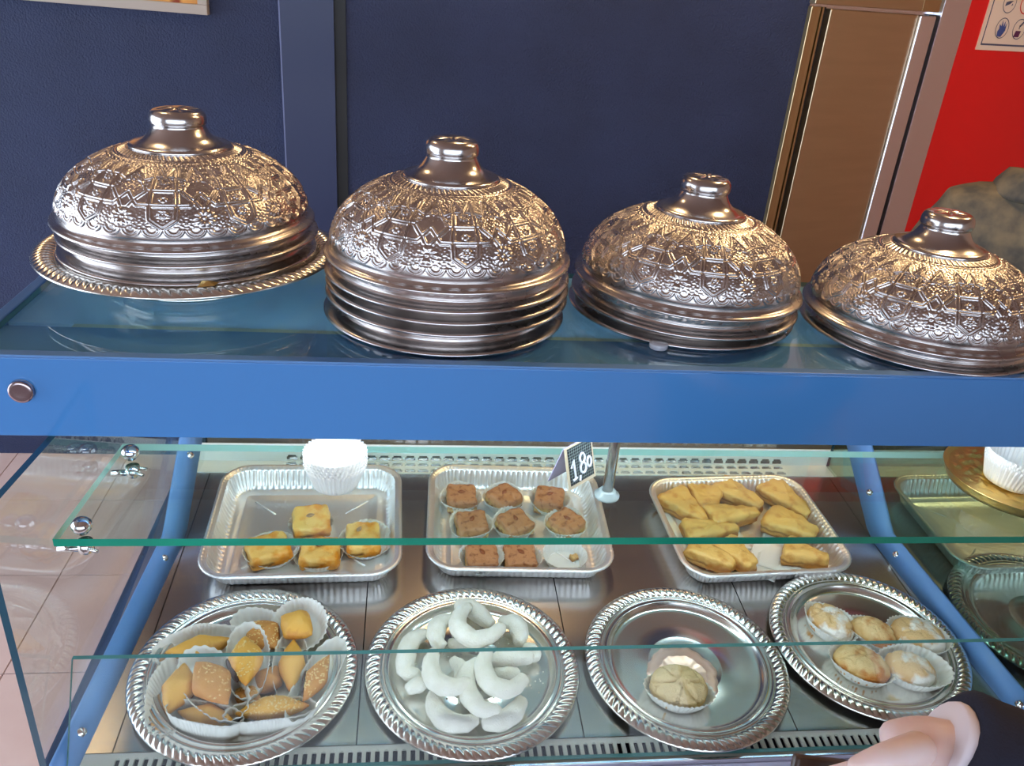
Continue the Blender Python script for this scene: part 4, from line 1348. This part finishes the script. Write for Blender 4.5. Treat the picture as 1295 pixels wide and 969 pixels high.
# sugar spilt on the platter
sd = MB(); r_ = random.Random(5)
for _ in range(220):
    a_ = r_.uniform(0, 2 * PI); q = r_.uniform(.03, .103); sz = r_.uniform(.0005, .0017)
    px, py = .149 + q * math.cos(a_), .1116 + q * math.sin(a_)
    c_ = Vector((px, py, .0046))
    V = [c_ + Vector((sz * math.cos(R(72 * k) + a_), sz * math.sin(R(72 * k) + a_), 0)) for k in range(5)] + [c_ + Vector((0, 0, sz * .6))]
    V = [D(v_.x, v_.y, v_.z) for v_ in V]
    sd.add(V, [(k, (k + 1) % 5, 5) for k in range(5)])
o = sd.build('sugar_crumbs', M['powder'], None, True); tag(o, 'white sugar crumbs strewn over the second platter', 'sugar', None, 'stuff')

# ================================================================== cracked biscuits
def biscuit(x, y, h, rz, a, b, H_, mt, seed, lb, grp, deep=.0016, tx=0, ty=0, case=None):
    nu, nv = 72, 22
    rows = []
    pts_c = []
    r_ = random.Random(seed)
    cells = [Vector((r_.uniform(-1, 1) * a, r_.uniform(-1, 1) * b, r_.uniform(.2, 1) * H_)) for _ in range(11)]
    th_ = 2 * PI * np.arange(nu) / nu
    for k in range(nv + 1):
        f = k / nv
        ph = -.45 + (PI / 2 + .44) * f
        cr, cz = math.cos(ph)**.75 if ph < PI / 2 else .001, math.sin(ph)
        cr = max(cr, .012)
        z = H_ * (.30 + .70 * cz) if cz > 0 else H_ * (.30 + .65 * cz)
        rows.append(np.stack([a * cr * np.cos(th_), b * cr * np.sin(th_), np.full(nu, max(z, 0))], 1))
    flat = np.array(rows).reshape(-1, 3)
    for i, p in enumerate(flat):
        v_ = Vector(p)
        wv = v_ + Vector(noise.noise_vector(v_ * 60 + Vector((seed, 0, 0)))) * .006
        ds = sorted((wv - c).length for c in cells)
        e = ds[1] - ds[0]
        top = min(max((v_.z / H_ - .3) / .3, 0), 1)
        n_ = noise.fractal(v_ * 90 + Vector((0, seed, 0)), 1, 2, 3)
        d = v_.normalized()
        flat[i] += np.array(d) * (n_ * .0012 - top * deep * max(0, 1 - e / .0028))
    o = grid('biscuit', flat.reshape(nv + 1, nu, 3), mt, None, True, False, (True, True))
    o.matrix_world = Dm(x, y, h, R(rz), Matrix.Rotation(R(tx), 4, 'X') @ Matrix.Rotation(R(ty), 4, 'Y'))
    tag(o, lb, 'biscuit', grp)
    return o


GB = 'sugared biscuits on the right platter'
GBC = 'paper cases of the sugared biscuits'
BIS = [(.7056, .1740, -62, .038, .029, M['ghriba'], 'sugar dusted biscuit at the back left of the right platter', 'back left'), (.7640, .1520, -34, .034, .026, M['ghriba_gold'], 'golden crusted biscuit at the back middle of the right platter', 'back middle'),
       (.8340, .1440, -18, .041, .034, M['ghriba'], 'largest sugared biscuit with golden side, back right', 'back right'), (.7180, .0930, -36, .040, .031, M['ghriba_gold'], 'yellow brown biscuit at the front left of the right platter', 'front left'),
       (.7880, .0830, -24, .036, .029, M['ghriba'], 'pale sugared biscuit in an open paper case, front right', 'front right')]
for k, (x, y, rz, a, b, mt, lb, nm) in enumerate(BIS):
    biscuit(x, y, PF + .0035, rz, a, b, .030, mt, 70 + k, lb, GB, .0028 if k != 0 else .0036)
    if k == 4:
        o = flap_case(x + .004, y + .001, PF, rz, .037, .030, .034, 0, 'fluted paper case standing open round the front right biscuit', 0, 0, .62, 35, .12, 1.28); o['group'] = GBC
    else:
        case_under(x, y, PF, rz, a * .86, b * .88, .019, 40 + k, 'paper case hugging the %s biscuit' % nm, GBC, 1.30, .05, .12, 0, 0, .028)
# the single pale biscuit with its case and a flattened foil paper
o = grid('flattened_paper', [np.stack([r * (1 + .03 * np.sin(7 * th_) + .02 * np.sin(17 * th_)) * np.cos(th_), r * (1 + .03 * np.sin(7 * th_) + .02 * np.sin(17 * th_)) * np.sin(th_), np.full(180, z)], 1)
                             for r, z in ((.002, 0), (.050, 0), (.0505, .0006), (.044, .0012), (.036, .0008), (.035, .0016), (.033, .0016), (.032, .0008), (.002, .0008))] if True else [], M['pink_foil'], None, True, False, (True, True))
o.matrix_world = Dm(.4500, .0930, .0048); tag(o, 'flattened pinkish paper disc in the middle of the third platter', 'paper')
biscuit(.4310, .0590, .0100, -12, .040, .033, .036, M['ghriba_plain'], 90, 'single pale cracked biscuit on the third platter', 'biscuit of the third platter', .0060, 6, 0)
o = flap_case(.4310, .0565, .0062, -14, .035, .029, .030, 0, 'fluted white paper case holding the single pale biscuit', 0, 0, .45, -80, .15, 1.25); o['group'] = 'paper case of the third platter'

# ================================================================== people
def skin_body(name, joints, bones, material, parent=None, sub=2):
    me = bpy.data.meshes.new(name)
    names = list(joints)
    me.from_pydata([joints[k][0] for k in names], [(names.index(a), names.index(b)) for a, b in bones], [])
    o = link(name, me, parent)
    sk = o.modifiers.new('skin', 'SKIN'); sk.use_smooth_shade = True
    lay = me.skin_vertices[0] if me.skin_vertices else None
    if lay is None:
        bpy.context.view_layer.objects.active = o
        bpy.ops.mesh.customdata_skin_add(); lay = me.skin_vertices[0]
    for i, k in enumerate(names):
        r = joints[k][1]
        lay.data[i].radius = r if isinstance(r, tuple) else (r, r)
        lay.data[i].use_root = (i == 0) or k in ('f00', 'f10', 'f20', 'f30', 't0')
    s_ = o.modifiers.new('sub', 'SUBSURF'); s_.levels = sub; s_.render_levels = sub
    me.materials.append(material)
    return o


# the man behind the counter (only shoulder, collar and edge of the head are in the frame)
def man():
    root = empty('person', (1.645, 1.20, FLOOR)); root.scale = (.95, .95, .95); tag(root, 'person behind the counter in an olive grey jacket, seen by the shoulder', 'person')
    J = {'pelvis': ((0, 0, .93), (.15, .10)), 'belly': ((0, 0, 1.08), (.14, .10)), 'chest': ((0, .0, 1.26), (.16, .11)), 'upper': ((0, .0, 1.34), (.09, .07)), 'neck': ((0, -.01, 1.48), .056), 'jaw': ((0, -.02, 1.58), (.068, .075)), 'head': ((0, -.01, 1.66), (.078, .095)), 'crown': ((0, 0, 1.735), (.05, .06)),
         'ls': ((-.18, 0, 1.34), .050), 'le': ((-.24, -.02, 1.12), .047), 'lw': ((-.22, -.16, .93), .033), 'lh': ((-.21, -.24, .90), (.04, .02)), 'rs': ((.18, 0, 1.34), .050), 're': ((.24, .0, 1.12), .047), 'rw': ((.24, -.12, .90), .033), 'rh': ((.24, -.20, .88), (.04, .02)),
         'lhip': ((-.09, 0, .88), .095), 'lk': ((-.10, -.01, .48), .062), 'la': ((-.10, .02, .09), .045), 'lt': ((-.10, -.15, .04), (.045, .03)), 'rhip': ((.09, 0, .88), .095), 'rk': ((.10, -.01, .48), .062), 'ra': ((.10, .02, .09), .045), 'rt_': ((.10, -.15, .04), (.045, .03))}
    B = [('pelvis', 'belly'), ('belly', 'chest'), ('chest', 'upper'), ('upper', 'neck'), ('neck', 'jaw'), ('jaw', 'head'), ('head', 'crown'), ('upper', 'ls'), ('ls', 'le'), ('le', 'lw'), ('lw', 'lh'), ('upper', 'rs'), ('rs', 're'), ('re', 'rw'), ('rw', 'rh'),
         ('pelvis', 'lhip'), ('lhip', 'lk'), ('lk', 'la'), ('la', 'lt'), ('pelvis', 'rhip'), ('rhip', 'rk'), ('rk', 'ra'), ('ra', 'rt_')]
    skin_body('body', J, B, M['skin_dark'], root)
    JJ = {k: J[k] for k in ('pelvis', 'belly', 'chest', 'upper', 'ls', 'le', 'rs', 're')}
    JJ = {'pelvis': ((0, 0, .90), (.185, .135)), 'belly': ((0, 0, 1.06), (.185, .14)), 'chest': ((0, 0, 1.24), (.200, .15)), 'upper': ((0, 0, 1.385), (.165, .125)), 'collar': ((0, .0, 1.47), (.100, .095)),
          'ls': ((-.185, 0, 1.355), .085), 'lm': ((-.235, -.01, 1.25), .080), 'le': ((-.262, -.02, 1.10), .068), 'lw': ((-.225, -.15, .945), .050), 'rs': ((.185, 0, 1.355), .085), 'rm': ((.235, -.01, 1.25), .080), 're': ((.262, 0, 1.10), .068), 'rw': ((.245, -.11, .92), .050)}
    BB = [('pelvis', 'belly'), ('belly', 'chest'), ('chest', 'upper'), ('upper', 'collar'), ('upper', 'ls'), ('ls', 'lm'), ('lm', 'le'), ('le', 'lw'), ('upper', 'rs'), ('rs', 'rm'), ('rm', 're'), ('re', 'rw')]
    j = skin_body('jacket', JJ, BB, M['jacket'], root)
    # folds of the cloth
    tx_ = bpy.data.textures.new('fold', 'CLOUDS'); tx_.noise_scale = .09
    dm = j.modifiers.new('folds', 'DISPLACE'); dm.texture = tx_; dm.strength = .022; dm.mid_level = .5
    # turned-down collar
    n_ = 48; th2 = 2 * PI * np.arange(n_) / n_
    rows = []
    for r, z in ((.090, 1.40), (.112, 1.405), (.128, 1.412), (.130, 1.422), (.120, 1.455), (.098, 1.488), (.086, 1.49), (.078, 1.45)):
        rows.append(np.stack([r * 1.08 * np.cos(th2), r * np.sin(th2) - .005, z + .012 * np.sin(th2)], 1))
    grid('collar', rows, M['jacket'], root)
    # hair, ear, face
    hr = []
    for z, rx, ry in ((1.60, .070, .080), (1.64, .087, .102), (1.68, .090, .106), (1.72, .080, .094), (1.755, .052, .062), (1.77, .01, .01)):
        hr.append(np.stack([rx * np.cos(th2), ry * np.sin(th2) + .012, np.full(n_, z)], 1))
    grid('hair', hr, M['hair'], root, True, False, (True, True))
    root.rotation_euler = (0, 0, R(150))
    for s2 in (-1, 1):
        e = MB().lathe([(.020, -.004), (.022, 0), (.018, .006), (.010, .003), (.002, .003)], 16).build('ear', M['skin_dark'], root, True)
        e.location = (s2 * .080, -.01, 1.645); e.rotation_euler = (0, s2 * R(80), 0)
    tr_ = skin_body('trousers', {'pelvis': ((0, 0, .93), (.165, .12)), 'lhip': ((-.09, 0, .86), .108), 'lk': ((-.10, -.01, .48), .080), 'la': ((-.10, .02, .10), .065), 'rhip': ((.09, 0, .86), .108), 'rk': ((.10, -.01, .48), .080), 'ra': ((.10, .02, .10), .065)},
                    [('pelvis', 'lhip'), ('lhip', 'lk'), ('lk', 'la'), ('pelvis', 'rhip'), ('rhip', 'rk'), ('rk', 'ra')], M['trouser'], root)
man()


# the customer at the lower right: a hand with a phone, dark sleeve, the rest out of the frame
def customer():
    W0 = Vector((.437, -.405, .466))
    root = empty('person', (.86, -.78, FLOOR)); tag(root, 'person at the lower right in a navy sleeve, hand holding a brown phone', 'person')
    off = Vector((.86, -.78, FLOOR))
    L_ = lambda v_: tuple(Vector(v_) - off)
    sh, el = Vector((.70, -.74, .47)), Vector((.655, -.470, .352))
    wr = Vector((.4607, -.3777, .4253)); kn = Vector((.4043, -.3814, .4024))
    dn = Vector((0, -.006, -.012)) + (wr - el) * .13; wr += dn; kn += dn; el += Vector((0, -.006, -.012))
    hd = (kn - wr).normalized(); kn = wr.lerp(kn, .62)
    J = {'pelvis': ((0, 0, .93), (.15, .10)), 'belly': ((0, 0, 1.08), (.14, .10)), 'chest': ((0, 0, 1.24), (.15, .11)), 'upper': ((0, 0, 1.34), (.11, .09)), 'neck': ((0, .01, 1.45), .055), 'jaw': ((0, .03, 1.53), (.065, .075)), 'head': ((0, .02, 1.61), (.076, .093)), 'crown': ((0, .01, 1.685), (.05, .06)),
         'ls': (L_(sh), .058), 'le': (L_(el), .040), 'lw': (L_(wr), (.026, .026)), 'palm': (L_(wr.lerp(kn, .5)), (.029, .022)), 'kn': (L_(kn), (.033, .019)),
         'rs': ((.17, 0, 1.35), .058), 're': ((.22, .0, 1.08), .042), 'rw': ((.22, .08, .86), .030), 'rh': ((.22, .12, .79), (.036, .018)),
         'lhip': ((-.09, 0, .88), .095), 'lk': ((-.10, .01, .48), .060), 'la': ((-.10, -.02, .09), .043), 'lt': ((-.10, .15, .04), (.045, .03)), 'rhip': ((.09, 0, .88), .095), 'rk': ((.10, .01, .48), .060), 'ra': ((.10, -.02, .09), .043), 'rt_': ((.10, .15, .04), (.045, .03))}
    B = [('pelvis', 'belly'), ('belly', 'chest'), ('chest', 'upper'), ('upper', 'neck'), ('neck', 'jaw'), ('jaw', 'head'), ('head', 'crown'), ('upper', 'ls'), ('ls', 'le'), ('le', 'lw'), ('lw', 'palm'), ('palm', 'kn'), ('upper', 'rs'), ('rs', 're'), ('re', 'rw'), ('rw', 'rh'),
         ('pelvis', 'lhip'), ('lhip', 'lk'), ('lk', 'la'), ('la', 'lt'), ('pelvis', 'rhip'), ('rhip', 'rk'), ('rk', 'ra'), ('ra', 'rt_')]
    # four fingers from the knuckles, curled forward and down round the phone; thumb on the upper side
    acr = Vector((-.10, -.42, .90)).normalized()       # across the palm, towards the camera's up side
    acr = (acr - hd * acr.dot(hd)).normalized()
    curl = Vector((-.25, .55, -.80)).normalized()
    for k in range(4):
        b0 = kn + acr * (.0230 - .0165 * k) - hd * (.012 if k in (1, 2) else .016)
        ln = (.046, .052, .049, .041)[k]
        p1 = b0 + hd * ln; p2 = p1 + (hd * .45 + curl * .8).normalized() * ln * .68; p3 = p2 + curl * ln * .5 - hd * ln * .12
        for q, (p, r) in enumerate(((b0, .0098), (p1, .0088), (p2, .0079), (p3, .0066))):
            J['f%d%d' % (k, q)] = (L_(p), r)
        B += [('f%d%d' % (k, q), 'f%d%d' % (k, q + 1)) for q in range(3)]      # each finger is a chain of its own, rooted inside the palm
    tb = wr.lerp(kn, .35) + acr * .012
    t1 = tb + acr * .022 + hd * .012; t2 = t1 + acr * .012 + hd * .026; t3 = t2 + hd * .024 - acr * .004
    for q, (p, r) in enumerate(((tb, .0140), (t1, .0120), (t2, .0100), (t3, .0075))): J['t%d' % q] = (L_(p), r)
    B += [('t0', 't1'), ('t1', 't2'), ('t2', 't3')]
    skin_body('body', J, B, M['skin'], root)
    SJ = {'pelvis': ((0, 0, .88), (.18, .13)), 'belly': ((0, 0, 1.06), (.18, .13)), 'chest': ((0, 0, 1.23), (.19, .14)), 'upper': ((0, 0, 1.345), (.14, .11)), 'collar': ((0, .0, 1.43), (.085, .08)),
          'ls': (L_(sh), .092), 'le': (L_(el), .074), 'mid': (L_(el.lerp(wr, .55) + Vector((0, 0, -.004))), .060), 'lw': (L_(el.lerp(wr, .85)), .046), 'rs': ((.175, 0, 1.355), .090), 're': ((.23, .0, 1.08), .066), 'rw': ((.225, .07, .88), .048)}
    SB = [('pelvis', 'belly'), ('belly', 'chest'), ('chest', 'upper'), ('upper', 'collar'), ('upper', 'ls'), ('ls', 'le'), ('le', 'mid'), ('mid', 'lw'), ('upper', 'rs'), ('rs', 're'), ('re', 'rw')]
    skin_body('jacket', SJ, SB, M['sleeve'], root)
    a, b = el.lerp(wr, .96), el.lerp(wr, 1.005)
    sp = [el.lerp(wr, f) for f in (.27, .40, .53, .66, .76, .84, .90, .955, .985)]
    sv_ = MB().tube([L_(p) for p in sp], [.058, .057, .053, .055, .051, .053, .051, .049, .040], 28)
    sv_.V = [tuple(Vector(v_) + Vector(noise.noise_vector(Vector(v_) * 28)) * .004) for v_ in sv_.V]
    sv_.build('sleeve', M['sleeve'], root, True)
    MB().tube([L_(a), L_(el.lerp(wr, .99)), L_(b)], [.036, .036, .034], 24).build('cuff', M['cuff'], root, True)
    hr = []
    n_ = 40; th2 = 2 * PI * np.arange(n_) / n_
    for z, rx, ry in ((1.55, .068, .078), (1.59, .085, .100), (1.63, .088, .104), (1.67, .078, .092), (1.705, .05, .06), (1.72, .01, .01)):
        hr.append(np.stack([rx * np.cos(th2), ry * np.sin(th2) - .012, np.full(n_, z)], 1))
    grid('hair', hr, M['hair'], root, True, False, (True, True))
    skin_body('trousers', {'pelvis': ((0, 0, .93), (.165, .12)), 'lhip': ((-.09, 0, .86), .108), 'lk': ((-.10, .01, .48), .080), 'la': ((-.10, -.02, .10), .065), 'rhip': ((.09, 0, .86), .108), 'rk': ((.10, .01, .48), .080), 'ra': ((.10, -.02, .10), .065)},
              [('pelvis', 'lhip'), ('lhip', 'lk'), ('lk', 'la'), ('pelvis', 'rhip'), ('rhip', 'rk'), ('rk', 'ra')], M['trouser'], root)
    # phone
    ph = empty('phone', (.3725, -.366, .297)); tag(ph, 'brown phone held in the hand at the lower edge', 'phone')
    ph.rotation_euler = (R(62), R(18), R(6))
    MB().box(-.036, .036, -.075, .075, -.0045, .003).build('phone_case', M['phone'], ph, bevel=.0035, seg=3)
    MB().box(-.032, .032, -.071, .071, -.0052, -.0045).build('screen', M['phone_glass'], ph)
customer()
